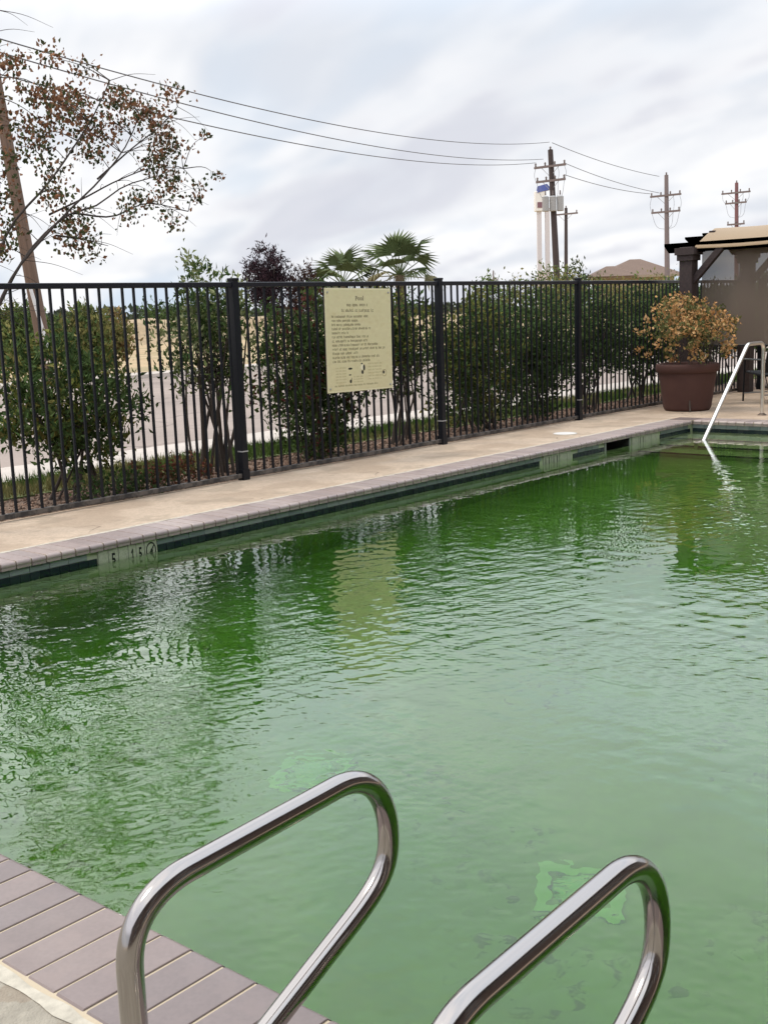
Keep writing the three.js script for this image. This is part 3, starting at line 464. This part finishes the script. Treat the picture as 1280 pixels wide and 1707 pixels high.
bush({ name: 'tree', category: 'tree', label: 'dark tree on the horizon at the right side of the field', x: 79, z: -90, rx: 3.4, rz: 3, y0: 0, y1: 3.6, clumps: 120, per: 12, size: 0.36, palette: DARK, stems: 3, seed: 231, spread: 0.8, stemR: 0.1 });
bush({ name: 'tree', category: 'tree', label: 'blue green slender tree standing on the horizon above the field', x: 84, z: -90, rx: 2.4, rz: 2, y0: 0, y1: 4.6, clumps: 110, per: 12, size: 0.34, palette: [[0.05, 0.085, 0.06], [0.07, 0.10, 0.07]], stems: 3, seed: 233, spread: 0.7, stemR: 0.1 });
bush({ name: 'tree', category: 'tree', label: 'purple leaved plum tree showing above the fence left of the palms', x: 28.6, z: -21.6, rx: 0.95, rz: 0.8, y0: 1.6, y1: 4.05, clumps: 300, per: 18, size: 0.16, palette: [[0.030, 0.016, 0.022], [0.045, 0.022, 0.028], [0.022, 0.014, 0.018]], stems: 4, seed: 237, spread: 0.2, stemR: 0.05, geo: NARROW });
bush({ name: 'tree', category: 'tree', label: 'smaller reddish purple tree between plum tree and left palm', x: 30.2, z: -21.4, rx: 0.75, rz: 0.7, y0: 1.2, y1: 3.45, clumps: 190, per: 16, size: 0.15, palette: [[0.05, 0.024, 0.022], [0.09, 0.05, 0.03], [0.03, 0.018, 0.02]], stems: 3, seed: 239, spread: 0.2, stemR: 0.04, geo: NARROW });
bush({ name: 'tree', category: 'tree', label: 'round dark tree left of the house roof', x: 130, z: -70, rx: 2.2, rz: 2, y0: 0, y1: 6.9, clumps: 120, per: 12, size: 0.5, palette: [[0.05, 0.07, 0.03], [0.07, 0.085, 0.04]], stems: 2, seed: 241, spread: 0.9, stemR: 0.15 });
{ // wood on the horizon
  const r = rng(61), out = [];
  for (let i = 0; i < 5200; i++) { const x = 30 + 420 * r(), z = -190 - 25 * r() - 0.25 * x, top = 2.4 + 3.4 * fbm(x * 0.08, 2, 3, 4); leafAt(r, V(x, r() * top, z), 1.7, [[0.05, 0.065, 0.04], [0.07, 0.08, 0.05], [0.04, 0.055, 0.035]], out); }
  tag(instanced('distant_woods', ROUND, M.leaf, out), 'thin dark line of trees along the horizon beyond the field', 'woods');
}

// crape myrtle leaning in from the left
{
  const r = rng(404), t = thing('crape_myrtle', [5.15, -0.04, -1.5], 'crape myrtle with rusty seed heads reaching in from the left', 'tree');
  const L = (x, y, dz = 0) => V(x - 5.15, y + 0.04, dz);
  const limbs = [
    [[5.94, 1.95], [6.27, 2.29], [6.57, 2.56], [6.93, 2.86], [7.24, 3.2], [7.39, 3.48]],
    [[6.01, 1.97], [6.35, 2.31], [6.72, 2.54], [7.04, 2.63], [7.45, 2.85], [7.91, 2.98]],
    [[5.86, 2.3], [6.02, 2.53], [6.2, 2.73], [6.45, 3.06], [6.66, 3.38], [6.79, 3.67]],
    [[5.7, 1.9], [5.8, 2.5], [5.95, 3.0], [6.08, 3.4], [6.3, 3.8]],
    [[5.55, 1.9], [5.6, 2.6], [5.65, 3.3], [5.8, 3.9], [5.9, 4.2]],
    [[5.4, 1.7], [5.2, 2.5], [5.05, 3.3], [4.95, 3.9]]];
  const way = [];
  limbs.forEach((pts, i) => {
    const dz = [0.08, -0.12, 0.25, -0.3, 0.1, 0.2][i], P = [L(5.15 + (i - 2.5) * 0.03, -0.04, (i - 2.5) * 0.03), L(5.35 + 0.03 * i, 0.9, dz * 0.3), ...pts.map(([x, y], k) => L(x, y, dz * (0.4 + k * 0.35)))];
    mesh('limb', tube(P, 0.022, 0.005, 7), M.branch, t); const c = new THREE.CatmullRomCurve3(P); for (let k = 8; k <= 20; k++) way.push(c.getPointAt(k / 20));
  });
  const sub = [[[6.5, 2.53], [6.86, 2.69], [7.23, 2.87], [7.66, 3.02], [8.0, 3.03]], [[6.72, 2.54], [7.1, 2.52], [7.5, 2.66], [7.99, 2.6]], [[6.93, 2.86], [7.3, 3.15], [7.72, 3.45], [7.85, 3.6]], [[6.35, 2.31], [6.6, 2.28], [6.85, 2.22]]];
  sub.forEach((pts, i) => { const P = pts.map(([x, y], k) => L(x, y, 0.1 * (i - 1.5) + 0.05 * k)); mesh('limb', tube(P, 0.011, 0.003, 5), M.branch, t); const c = new THREE.CatmullRomCurve3(P); for (let k = 3; k <= 8; k++) way.push(c.getPointAt(k / 8)); });
  const heads = [6.19, 3.80, 6.39, 3.88, 6.90, 3.84, 6.08, 3.58, 6.35, 3.54, 6.62, 3.65, 6.73, 3.58, 6.95, 3.60, 6.80, 3.48, 7.22, 3.58, 7.39, 3.48, 7.04, 3.50, 7.30, 3.67, 7.66, 3.54, 7.71, 3.69, 7.74, 3.42, 7.85, 3.34, 7.50, 3.47, 7.14, 3.40, 6.52, 3.34, 6.34, 3.40, 6.20, 3.26, 6.62, 3.03, 6.90, 3.07, 6.38, 2.88, 6.53, 2.72, 6.47, 3.10, 7.88, 3.26, 7.99, 3.24, 7.69, 3.08, 7.61, 3.03, 7.80, 3.00, 7.99, 2.92, 7.67, 2.78, 7.30, 2.68, 7.54, 2.65, 8.44, 2.98, 8.32, 2.88, 8.17, 2.74, 7.99, 2.53, 8.25, 3.36, 6.70, 2.43, 6.56, 2.31, 6.84, 2.49, 7.05, 2.51, 6.78, 2.18, 6.61, 2.23, 6.26, 2.63, 6.02, 2.64, 5.92, 2.27, 5.98, 2.80, 5.97, 3.06, 6.11, 3.02, 5.98, 3.32, 5.94, 2.53, 5.97, 2.17, 6.21, 2.38, 6.47, 3.47, 6.66, 3.38, 6.85, 3.32, 6.26, 3.53, 6.07, 3.79, 7.06, 3.28, 7.31, 3.36, 6.38, 3.22, 6.12, 3.38, 5.7, 2.2, 5.8, 3.6, 5.5, 2.9, 5.3, 3.3, 5.6, 3.9, 5.1, 3.7, 4.9, 3.2];
  const twigs = [], leaves = [], rust = [[0.19, 0.09, 0.05], [0.24, 0.115, 0.06], [0.14, 0.07, 0.042], [0.29, 0.16, 0.095]], olive = [[0.055, 0.07, 0.028], [0.08, 0.095, 0.04], [0.045, 0.055, 0.025], [0.12, 0.10, 0.05]];
  for (let i = 0; i < heads.length; i += 2) {
    const p = L(heads[i], heads[i + 1], (r() - 0.5) * 0.9 * (0.4 + 0.6 * Math.min(1, (8.6 - heads[i]) / 2)));
    const near = way.reduce((b, w) => (w.distanceTo(p) < b.distanceTo(p) ? w : b)); const mid = near.clone().lerp(p, 0.5).add(V((r() - 0.5) * 0.1, 0.04 + 0.05 * r(), (r() - 0.5) * 0.1));
    twigs.push(tube([near, mid, p], 0.0055, 0.0018, 4));
    const tops = heads[i + 1] > 3.2, edge = heads[i] > 8.1, n = (edge ? 16 : tops ? 68 : 58) + Math.floor(r() * 26), sp = edge ? 0.075 : 0.15;
    for (let k = 0; k < n; k++) leafAt(r, V(p.x + (r() + r() - 1) * sp * 1.25, p.y + (r() + r() - 1) * sp, p.z + (r() + r() - 1) * sp * 1.4), 0.044, r() < (tops ? 0.62 : 0.34) ? rust : olive, leaves);
    for (let k = 0; k < 3; k++) twigs.push(bar(mid.clone().lerp(p, 0.5 + 0.5 * r()), p.clone().add(V((r() - 0.4) * 0.22, (r() - 0.4) * 0.2, (r() - 0.5) * 0.2)), 0.0022, 0.0012, 4));
  }
  for (let i = 0; i < 130; i++) { const w = way[Math.floor(r() * way.length)], a = V(r() * 0.5, (r() - 0.5) * 0.45, (r() - 0.5) * 0.4); twigs.push(tube([w, w.clone().add(a.clone().multiplyScalar(0.5)).add(V(0, 0.03, 0)), w.clone().add(a)], 0.0035, 0.0012, 4)); }
  tag(mesh('twigs', merged(twigs), M.branch, t), undefined, undefined); delete t.children.at(-1).userData.label; t.children.at(-1).userData.kind = 'stuff';
  instanced('foliage', ROUND, M.dryLeaf, leaves, t);
}

// fan palms across the road
function palm(x, z, hub, rad, seed, label) {
  const r = rng(seed), t = thing('fan_palm', [x, -0.17, z], label, 'palm', 'pair of fan palms');
  const tr = []; for (let k = 0; k < 14; k++) tr.push(new THREE.CylinderGeometry(0.20 - 0.004 * k, 0.26 - 0.004 * k, hub / 12, 10).translate(0, hub * (k + 0.5) / 14, 0));
  mesh('trunk', merged(tr), std([0.10, 0.075, 0.045], 1), t);
  const fan = (seed2) => {
    const rr = rng(seed2), parts = [], n = 15;
    for (let i = 0; i < n; i++) { const a = (i / (n - 1) - 0.5) * 3.0, len = 0.62 + 0.1 * rr() - 0.09 * Math.abs(a) * 0.6, w = 0.042; const d = V(Math.sin(a), Math.cos(a), 0), s = V(Math.cos(a), -Math.sin(a), 0), o = V(0, 0.72, 0.03), m = o.clone().addScaledVector(d, len * 0.55), e = o.clone().addScaledVector(d, len).add(V(0, 0, 0.20 + 0.12 * rr())); const A = m.clone().addScaledVector(s, w), B = m.clone().addScaledVector(s, -w), R = m.clone().add(V(0, 0, 0.025)); const g = new THREE.BufferGeometry(); g.setAttribute('position', new THREE.BufferAttribute(new Float32Array([o, A, R, o, R, B, A, e, R, R, e, B].flatMap((p) => [p.x, p.y, p.z])), 3)); g.computeVertexNormals(); parts.push(g); }
    parts.push(bar(V(0, 0, 0), V(0, 0.73, 0.03), 0.022, 0.012, 5)); return merged(parts.map((g) => { g.deleteAttribute('uv'); return g; }));
  };
  const fans = [fan(seed + 1), fan(seed + 2), fan(seed + 3)], mats = [[0.090, 0.120, 0.048], [0.115, 0.145, 0.062], [0.070, 0.098, 0.040], [0.19, 0.175, 0.095]].map((c) => new THREE.MeshPhysicalMaterial({ color: lin(...c), roughness: 0.75, specularIntensity: 0.3, transmission: 0.1, thickness: 0, side: THREE.DoubleSide }));
  for (let i = 0; i < 18; i++) { const a = i * 2.399, tilt = 0.10 + 1.6 * Math.pow((i + 0.5) / 18, 0.8) + (r() - 0.5) * 0.2, f = mesh('frond', fans[i % 3], mats[tilt > 1.55 ? 3 : Math.floor(r() * 3)], t); f.position.set(0, hub, 0); f.rotation.set(0, a, 0); f.rotateX(tilt); f.rotateY((r() - 0.5) * 0.9); f.scale.setScalar(rad * (0.85 + 0.3 * r())); }
}
palm(34.0, -23.0, 2.8, 1.12, 501, 'left and lower one of the two fan palms above the sign');
palm(35.5, -21.3, 3.1, 1.28, 511, 'right and taller one of the two fan palms');

// ---------------------------------------------------------------- utility poles and wires
function insulators(list, t) { for (const p of list) mesh('insulator', new THREE.LatheGeometry([[0.03, 0], [0.08, 0.05], [0.045, 0.1], [0.085, 0.16], [0.05, 0.24], [0, 0.27]].map(([a, b]) => new THREE.Vector2(a, b)), 8).translate(p.x, p.y, p.z), M.insulator, t); }
function pole({ top, base, r0, r1, mat, label, arms, cans = 0, jumpers = true, tags }) {
  const t = thing('utility_pole', base, label, 'utility pole', 'utility poles along the road'), d = V(top[0] - base[0], top[1] - base[1], top[2] - base[2]);
  mesh('pole_shaft', bar(V(0, 0, 0), d, r0, r1, 12), mat, t);
  const at = (h) => d.clone().multiplyScalar(h / d.y);
  arms.forEach(([h, half, n]) => {
    const c = at(h), a = c.clone().add(V(-0.1, 0, -half)), b = c.clone().add(V(-0.1, 0, half));
    const arm = mesh('crossarm', new THREE.BoxGeometry(0.13, 0.16, half * 2).translate(c.x - 0.18, c.y, c.z), M.poleGrey, t);
    mesh('brace', merged([bar(c.clone().add(V(-0.16, -0.75, 0)), c.clone().add(V(-0.16, -0.06, half * 0.55)), 0.02, 0.02, 5), bar(c.clone().add(V(-0.16, -0.75, 0)), c.clone().add(V(-0.16, -0.06, -half * 0.55)), 0.02, 0.02, 5)]), M.grey, arm);
    insulators(Array.from({ length: n }, (_, k) => V(c.x - 0.18, c.y + 0.08, c.z - half * 0.92 + (half * 1.84) * k / (n - 1))), t);
  });
  insulators([d.clone().add(V(0, 0, 0))], t);
  for (let k = 0; k < cans; k++) {
    const c = at(9.1), o = [-0.62, -0.08, 0.46][k], p = V(c.x + 0.65 * o - 0.30, c.y, c.z + 0.76 * o + 0.26);
    const can = mesh('transformer', new THREE.LatheGeometry([[0, -0.55], [0.23, -0.55], [0.25, -0.5], [0.25, 0.45], [0.27, 0.47], [0.17, 0.55], [0, 0.58]].map(([x, y]) => new THREE.Vector2(x, y)), 16).translate(p.x, p.y, p.z), M.grey, t);
    mesh('bushing', new THREE.CylinderGeometry(0.04, 0.06, 0.32, 8).translate(p.x, p.y + 0.78, p.z), M.insulator, can);
  }
  if (jumpers && arms.length > 1) for (const s of [-1, 1, 0.55]) { const a = at(arms[0][0]).add(V(-0.2, 0, s * arms[0][1] * 0.9)), b = at(arms[1][0]).add(V(-0.2, -0.1, s * arms[1][1] * 0.95)), e = at(arms[1][0] - 1.5); mesh('jumper_wire', tube([a, a.clone().lerp(b, 0.5).add(V(0, 0, s * 0.18)), b, b.clone().lerp(e, 0.5).add(V(0, -0.45, s * 0.2)), e], 0.014, 0.014, 5), M.wire, t); }
  return t;
}
pole({ top: [75.56, 12.95, -39.52], base: [73.97, -0.1, -37.9], r0: 0.27, r1: 0.19, mat: M.poleDark, label: 'dark leaning utility pole carrying grey transformer cans beside the pylon', arms: [[11.85, 1.35, 4], [10.8, 1.25, 4]], cans: 3 });
pole({ top: [95.08, 12.45, -40.03], base: [93.17, -0.3, -38.86], r0: 0.26, r1: 0.17, mat: M.poleGrey, label: 'grey brown utility pole with two crossarms left of the shade structure', arms: [[11.0, 1.45, 4], [9.6, 1.35, 4]] });
pole({ top: [113.77, 13.08, -41.81], base: [111.7, -0.3, -40.68], r0: 0.25, r1: 0.17, mat: std([0.17, 0.08, 0.08], 0.9), label: 'reddish utility pole standing behind the tan canopy roof', arms: [[12.4, 1.5, 4], [11.4, 1.1, 4], [9.3, 0.9, 3]] });
pole({ top: [106.79, 11.62, -57.32], base: [104.94, -0.3, -56.3], r0: 0.22, r1: 0.16, mat: M.poleDark, label: 'thin dark utility pole with short arm right of the leaning pole', arms: [[11.3, 1.5, 3]], jumpers: false });
pole({ top: [218.57, 9.97, -144.81], base: [216.88, -0.5, -143.89], r0: 0.2, r1: 0.16, mat: M.poleGrey, label: 'tiny utility pole far away above the middle of the fence', arms: [[8.6, 1.6, 3]], jumpers: false });
{
  const t = pole({ top: [18.86, 10.35, -22.35], base: [18.42, -0.17, -19.9], r0: 0.205, r1: 0.15, mat: M.pole, label: 'brown wooden utility pole leaning left behind the crape myrtle', arms: [[10.0, 0.45, 2]], jumpers: false });
  mesh('pole_tag', boxC(0.30, 0.07, 0.02).applyMatrix4(new THREE.Matrix4().makeRotationY(-0.85)).translate(-0.10, 1.05, 0.13), std([0.75, 0.42, 0.25], 0.6), t);
  mesh('pole_tag', boxC(0.28, 0.06, 0.02).applyMatrix4(new THREE.Matrix4().makeRotationY(-0.85)).translate(-0.09, 0.66, 0.18), std([0.72, 0.66, 0.58], 0.6), t);
  const g = thing('guy_wire', [18.15, -0.17, -19.1], 'pale guy wire guard slanting up beside the wooden pole', 'guy wire');
  mesh('guard', bar(V(0, 0, 0), V(-0.30, 2.75, -0.55), 0.055, 0.05, 10), std([0.55, 0.54, 0.53], 0.5), g);
}
function wire(a, b, sag, r, label, group) {
  const pts = []; for (let i = 0; i <= 16; i++) { const t = i / 16; pts.push(V(mix(0, b[0] - a[0], t), mix(0, b[1] - a[1], t) - 4 * sag * t * (1 - t), mix(0, b[2] - a[2], t))); }
  const o = thing('power_line', a, label, 'power line', group); mesh('cable', new THREE.TubeGeometry(new THREE.CatmullRomCurve3(pts), 40, r, 5), M.wire, o);
}
const WL = 'overhead wires from the left edge to the transformer pole', WR = 'overhead wires between the transformer pole and the next pole';
wire([18.7, 9.57, -22.24], [75.59, 13.52, -39.63], 1.1, 0.021, 'top wire of the three crossing the sky from the left', WL);
wire([18.64, 9.2, -22.21], [75.12, 12.3, -39.87], 1.0, 0.021, 'middle wire of the three crossing the sky from the left', WL);
wire([18.54, 8.58, -22.15], [74.73, 12.05, -40.25], 1.0, 0.021, 'lowest wire of the three crossing the sky from the left', WL);
wire([75.72, 13.47, -39.46], [94.66, 12.37, -40.5], 0.25, 0.024, 'top wire of the three running down to the grey brown pole', WR);
wire([76.1, 11.95, -38.62], [94.42, 10.95, -40.37], 0.22, 0.024, 'middle wire of the three running down to the grey brown pole', WR);
wire([75.94, 11.12, -38.58], [93.9, 10.9, -40.96], 0.22, 0.024, 'lowest wire of the three running down to the grey brown pole', WR);

{ // tall sign pylon
  const t = thing('sign_pylon', [129.65, -0.17, -74.6], 'tall pale two-column sign pylon with blue topped head', 'sign pylon'); t.rotation.y = -0.86;
  const pink = std([0.60, 0.56, 0.56], 0.8), blue = std([0.03, 0.05, 0.20], 0.5);
  for (const x of [-0.62, 0.42]) mesh('column', boxC(0.55, 14.2, 0.6, x, 7.1, 0), pink, t);
  mesh('pedestal', boxC(1.75, 6.2, 0.8, -0.05, 3.1, 0), std([0.58, 0.50, 0.49], 0.8), t);
  const head = mesh('sign_box', new RoundedBoxGeometry(1.25, 2.5, 1.2, 2, 0.08).translate(-0.55, 15.1, 0), M.white, t);
  mesh('panel', boxC(0.9, 0.7, 0.08, -0.45, 14.6, 0.62), std([0.20, 0.10, 0.12], 0.6), head);
  mesh('blue_top', new THREE.CylinderGeometry(0.75, 1.2, 0.8, 4, 1).rotateY(Math.PI / 4).scale(1.1, 1, 0.8).rotateZ(0.22).translate(-0.1, 16.7, 0), blue, t);
}
{ // house with hipped tile roof
  const t = thing('tiled_house', [138, -0.17, -66.4], 'house with a hipped pink brown tile roof right of centre', 'house'); t.rotation.y = -0.86; t.scale.set(1, 1.06, 1);
  mesh('wall', merged([boxC(9.4, 4.9, 6, 0, 2.45, 0)]), std([0.42, 0.34, 0.22], 0.9), t);
  const tile = std([1, 1, 1], 0.85, { map: colorTex(256, 1.2, (u, v) => { const a = 0.35 + 0.3 * fbm(u * 12, v * 12, 3, 191, 12); return mix3([0.15, 0.105, 0.08], [0.27, 0.19, 0.15], a).map((x) => x * (0.8 + 0.2 * Math.sin(v * 25))); }) });
  const roof = (hx, hz, rx, y0, y1, cx = 0) => { const A = V(cx - hx, y0, hz), B = V(cx + hx, y0, hz), C = V(cx + hx, y0, -hz), D = V(cx - hx, y0, -hz), R = V(cx - rx, y1, 0), S = V(cx + rx, y1, 0), g = new THREE.BufferGeometry(); g.setAttribute('position', new THREE.BufferAttribute(new Float32Array([A, B, S, A, S, R, B, C, S, C, D, R, C, R, S, D, A, R, A, C, B, A, D, C].flatMap((p) => [p.x, p.y, p.z])), 3)); g.computeVertexNormals(); return planarUV(g); };
  mesh('roof', roof(5.4, 4.0, 0.7, 5.0, 7.0, 0.3), tile, t); mesh('roof', roof(3.2, 2.4, 0.5, 4.95, 6.2, -3.4).translate(0, 0, 2.2), tile, t);
  mesh('fascia', merged([boxC(10.9, 0.3, 0.1, 0.3, 4.86, 4.02), boxC(0.1, 0.3, 8.0, -5.1, 4.86, 0)]), std([0.30, 0.24, 0.18], 0.8), t);
  for (const x of [-2.6, 0, 2.6]) mesh('window', boxC(1.1, 1.3, 0.06, x, 2.3, 3.04), std([0.06, 0.07, 0.08], 0.15), t);
}

// ---------------------------------------------------------------- shade structure, pot, chairs
{
  const t = thing('pergola', [15.85, 0, 0.33], 'dark wooden pergola with tan canopy roof at the far end', 'pergola');
  const post = new RoundedBoxGeometry(0.2, 2.28, 0.2, 2, 0.01).translate(0, 1.14, 0);
  for (const [x, z] of [[0, 0], [0, 4.4], [2.55, -0.2], [2.55, 4.4]]) { const p = mesh('post', post, M.darkWood, t); p.position.set(x, 0, z); mesh('capital', merged([boxC(0.30, 0.10, 0.30, 0, 2.22, 0), boxC(0.25, 0.08, 0.25, 0, 2.13, 0)]), M.darkWood, p); }
  const tail = (x, y, z0, z1, w = 0.07, h = 0.13) => { const s = new THREE.Shape(); s.moveTo(z0, h * 0.25); s.lineTo(z0 + 0.07, -h / 2); s.lineTo(z1, -h / 2); s.lineTo(z1, h / 2); s.lineTo(z0, h / 2); const g = new THREE.ExtrudeGeometry(s, { depth: w, bevelEnabled: true, bevelSize: 0.004, bevelThickness: 0.004, bevelSegments: 1 }); g.applyMatrix4(new THREE.Matrix4().set(0, 0, 1, x - w / 2, 0, 1, 0, y, 1, 0, 0, 0, 0, 0, 0, 1)); return g; };
  mesh('header_beam', planarUV(tail(0.03, 2.28, -0.38, 4.9)), M.darkWood, t); mesh('header_beam', planarUV(tail(2.5, 2.30, -0.5, 4.9)), M.darkWood, t);
  for (const [x, y, z] of [[0.45, 2.40, -0.26], [0.95, 2.47, -0.22], [1.45, 2.50, -0.14]]) mesh('rafter', planarUV(tail(x, y, z, 0.75, 0.07, 0.09)), M.darkWood, t);
  mesh('side_beam', planarUV(new RoundedBoxGeometry(0.6, 0.13, 0.08, 1, 0.006).applyMatrix4(new THREE.Matrix4().makeRotationZ(0.30)).translate(0.36, 2.35, 0.16)), M.darkWood, t);
  mesh('side_beam', planarUV(new RoundedBoxGeometry(2.2, 0.13, 0.08, 1, 0.006).translate(1.5, 2.45, 0.16)), M.darkWood, t);
  const brace = (x, z, s) => mesh('brace', planarUV(new RoundedBoxGeometry(0.09, 0.09, 0.72, 1, 0.006).applyMatrix4(new THREE.Matrix4().makeRotationX(-s * 0.82)).translate(x, 1.99, z + s * 0.26)), M.darkWood, t);
  brace(0, 0, 1); brace(2.55, -0.2, 1); brace(2.55, 4.4, -1); brace(0, 4.4, -1);
  const cz0 = 0.12, cz1 = 5.2, prof = [[-0.06, 2.255], [-0.05, 2.285], [0.16, 2.385], [0.36, 2.475], [0.60, 2.555], [0.64, 2.56], [1.4, 2.60], [2.7, 2.62]], nz = 16, pos = [], ix = [];
  for (let j = 0; j <= nz; j++) prof.forEach(([x, y]) => { const z = mix(cz0, cz1, j / nz); pos.push(x, y - 0.012 * Math.abs(Math.sin(j * Math.PI / 4)), z); });
  for (let j = 0; j < nz; j++) for (let i = 0; i < prof.length - 1; i++) { const a = j * prof.length + i, b = a + prof.length; ix.push(a, b, a + 1, a + 1, b, b + 1); }
  const cg = new THREE.BufferGeometry(); cg.setAttribute('position', new THREE.Float32BufferAttribute(pos, 3)); cg.setIndex(ix); cg.computeVertexNormals(); mesh('canopy', cg, M.canopy, t);
  const s = thing('shade_screen', [15.99, 0, 0.47], 'brown see-through shade cloth hanging from the pergola', 'shade screen');
  const sg = new THREE.PlaneGeometry(4.2, 1.40, 60, 12).rotateY(-Math.PI / 2).translate(0, 1.56, 2.1), p = sg.attributes.position;
  for (let i = 0; i < p.count; i++) p.setX(i, 0.02 * Math.sin(p.getZ(i) * 9) * (2.3 - p.getY(i)) + 0.012 * vnoise(p.getZ(i) * 5, p.getY(i) * 2, 3));
  sg.computeVertexNormals(); mesh('cloth', sg, M.screen, s); mesh('hem_bar', bar(V(0, 0.86, 0), V(0, 0.86, 4.2), 0.016, 0.016, 8), M.black, s);
}
{
  const t = thing('flower_pot', [15.1, 0, 0.69], 'large dark red clay pot beside the fence at the far corner', 'flower pot');
  const L = (a) => a.map(([x, y]) => new THREE.Vector2(x, y));
  const clay = std([1, 1, 1], 0.8, { map: colorTex(256, 0.7, (u, v) => mix3([0.055, 0.022, 0.017], [0.092, 0.040, 0.031], fbm(u * 8, v * 8, 4, 211, 8))) });
  mesh('pot_body', new THREE.LatheGeometry(L([[0, 0], [0.30, 0], [0.315, 0.02], [0.33, 0.05], [0.40, 0.54], [0.36, 0.545], [0.34, 0.5]]), 40), clay, t);
  mesh('pot_rim', new THREE.LatheGeometry(L([[0.395, 0.53], [0.43, 0.545], [0.437, 0.60], [0.43, 0.648], [0.405, 0.655], [0.375, 0.645], [0.37, 0.56]]), 40), clay, t);
  mesh('soil', new THREE.CylinderGeometry(0.37, 0.36, 0.04, 24).translate(0, 0.58, 0), M.bed, t);
  bush({ name: 'potted_shrub', label: 'orange tinged bushy plant growing in the dark red pot', category: 'plant', x: 15.1, z: 0.70, rx: 0.72, rz: 0.80, y0: 0.58, y1: 1.64, clumps: 260, per: 14, size: 0.046, palette: [[0.52, 0.28, 0.115], [0.43, 0.25, 0.10], [0.56, 0.35, 0.17], [0.24, 0.19, 0.075]], tips: [[0.09, 0.10, 0.035], [0.12, 0.12, 0.045]], stems: 9, stemR: 0.010, seed: 301, gap: 0.45, spread: 0.085, geo: ROUND });
}
function chair(x, z, turn, label) {
  const t = thing('patio_chair', [x, 0, z], label, 'chair', 'dark patio chairs under the pergola'); t.rotation.y = turn;
  const fr = M.black, sling = std([0.012, 0.014, 0.018], 0.8);
  for (const [a, b] of [[-0.28, 0.25], [0.28, 0.25], [-0.28, -0.25], [0.28, -0.25]]) mesh('leg', bar(V(a, 0, b * 1.15), V(a, b > 0 ? 0.62 : 0.44, b), 0.014, 0.014, 8), fr, t);
  mesh('seat', new RoundedBoxGeometry(0.54, 0.03, 0.52, 2, 0.012).rotateX(-0.08).translate(0, 0.42, 0), sling, t);
  mesh('backrest', new RoundedBoxGeometry(0.54, 0.62, 0.03, 2, 0.012).rotateX(-0.28).translate(0, 0.74, -0.34), sling, t);
  for (const s of [-1, 1]) mesh('armrest', new RoundedBoxGeometry(0.045, 0.025, 0.55, 2, 0.01).translate(s * 0.29, 0.63, -0.03), std([0.12, 0.13, 0.13], 0.4), t);
  mesh('stretcher', merged([bar(V(-0.28, 0.12, 0.27), V(0.28, 0.12, 0.27), 0.010, 0.010, 6), bar(V(-0.28, 0.12, -0.28), V(0.28, 0.12, -0.28), 0.010, 0.010, 6)]), M.grey, t);
}
chair(16.75, 1.22, 2.5, 'dark sling chair under the pergola behind the hand rail');
chair(17.25, 2.0, -2.2, 'dark sling chair under the pergola at the right edge');

{ // hotel wing along the camera's side of the pool: it darkens the steel rails' reflections
  const t = thing('hotel_wing', [0, 0, 12.6], 'long brown two storey hotel wing facing the pool', 'building');
  mesh('wall', planarUV(box(-14, 30, 0, 6.4, 0, 6)), std([0.075, 0.052, 0.045], 0.9), t);
  mesh('roof', planarUV(box(-14.6, 30.6, 6.4, 6.7, -1.4, 6.6)), std([0.09, 0.06, 0.05], 0.9), t);
  for (let k = 0; k < 11; k++) for (const y of [0.9, 3.9]) { const x = -11.5 + k * 3.8, w = mesh('window', box(x, x + 1.4, y, y + 1.4, -0.03, 0), std([0.05, 0.05, 0.055], 0.1), t); for (const e of [y - 0.08, y + 1.4]) mesh('frame', box(x - 0.08, x + 1.48, e, e + 0.08, -0.05, -0.001), M.white, w); }
}
renderer.render(scene, camera);
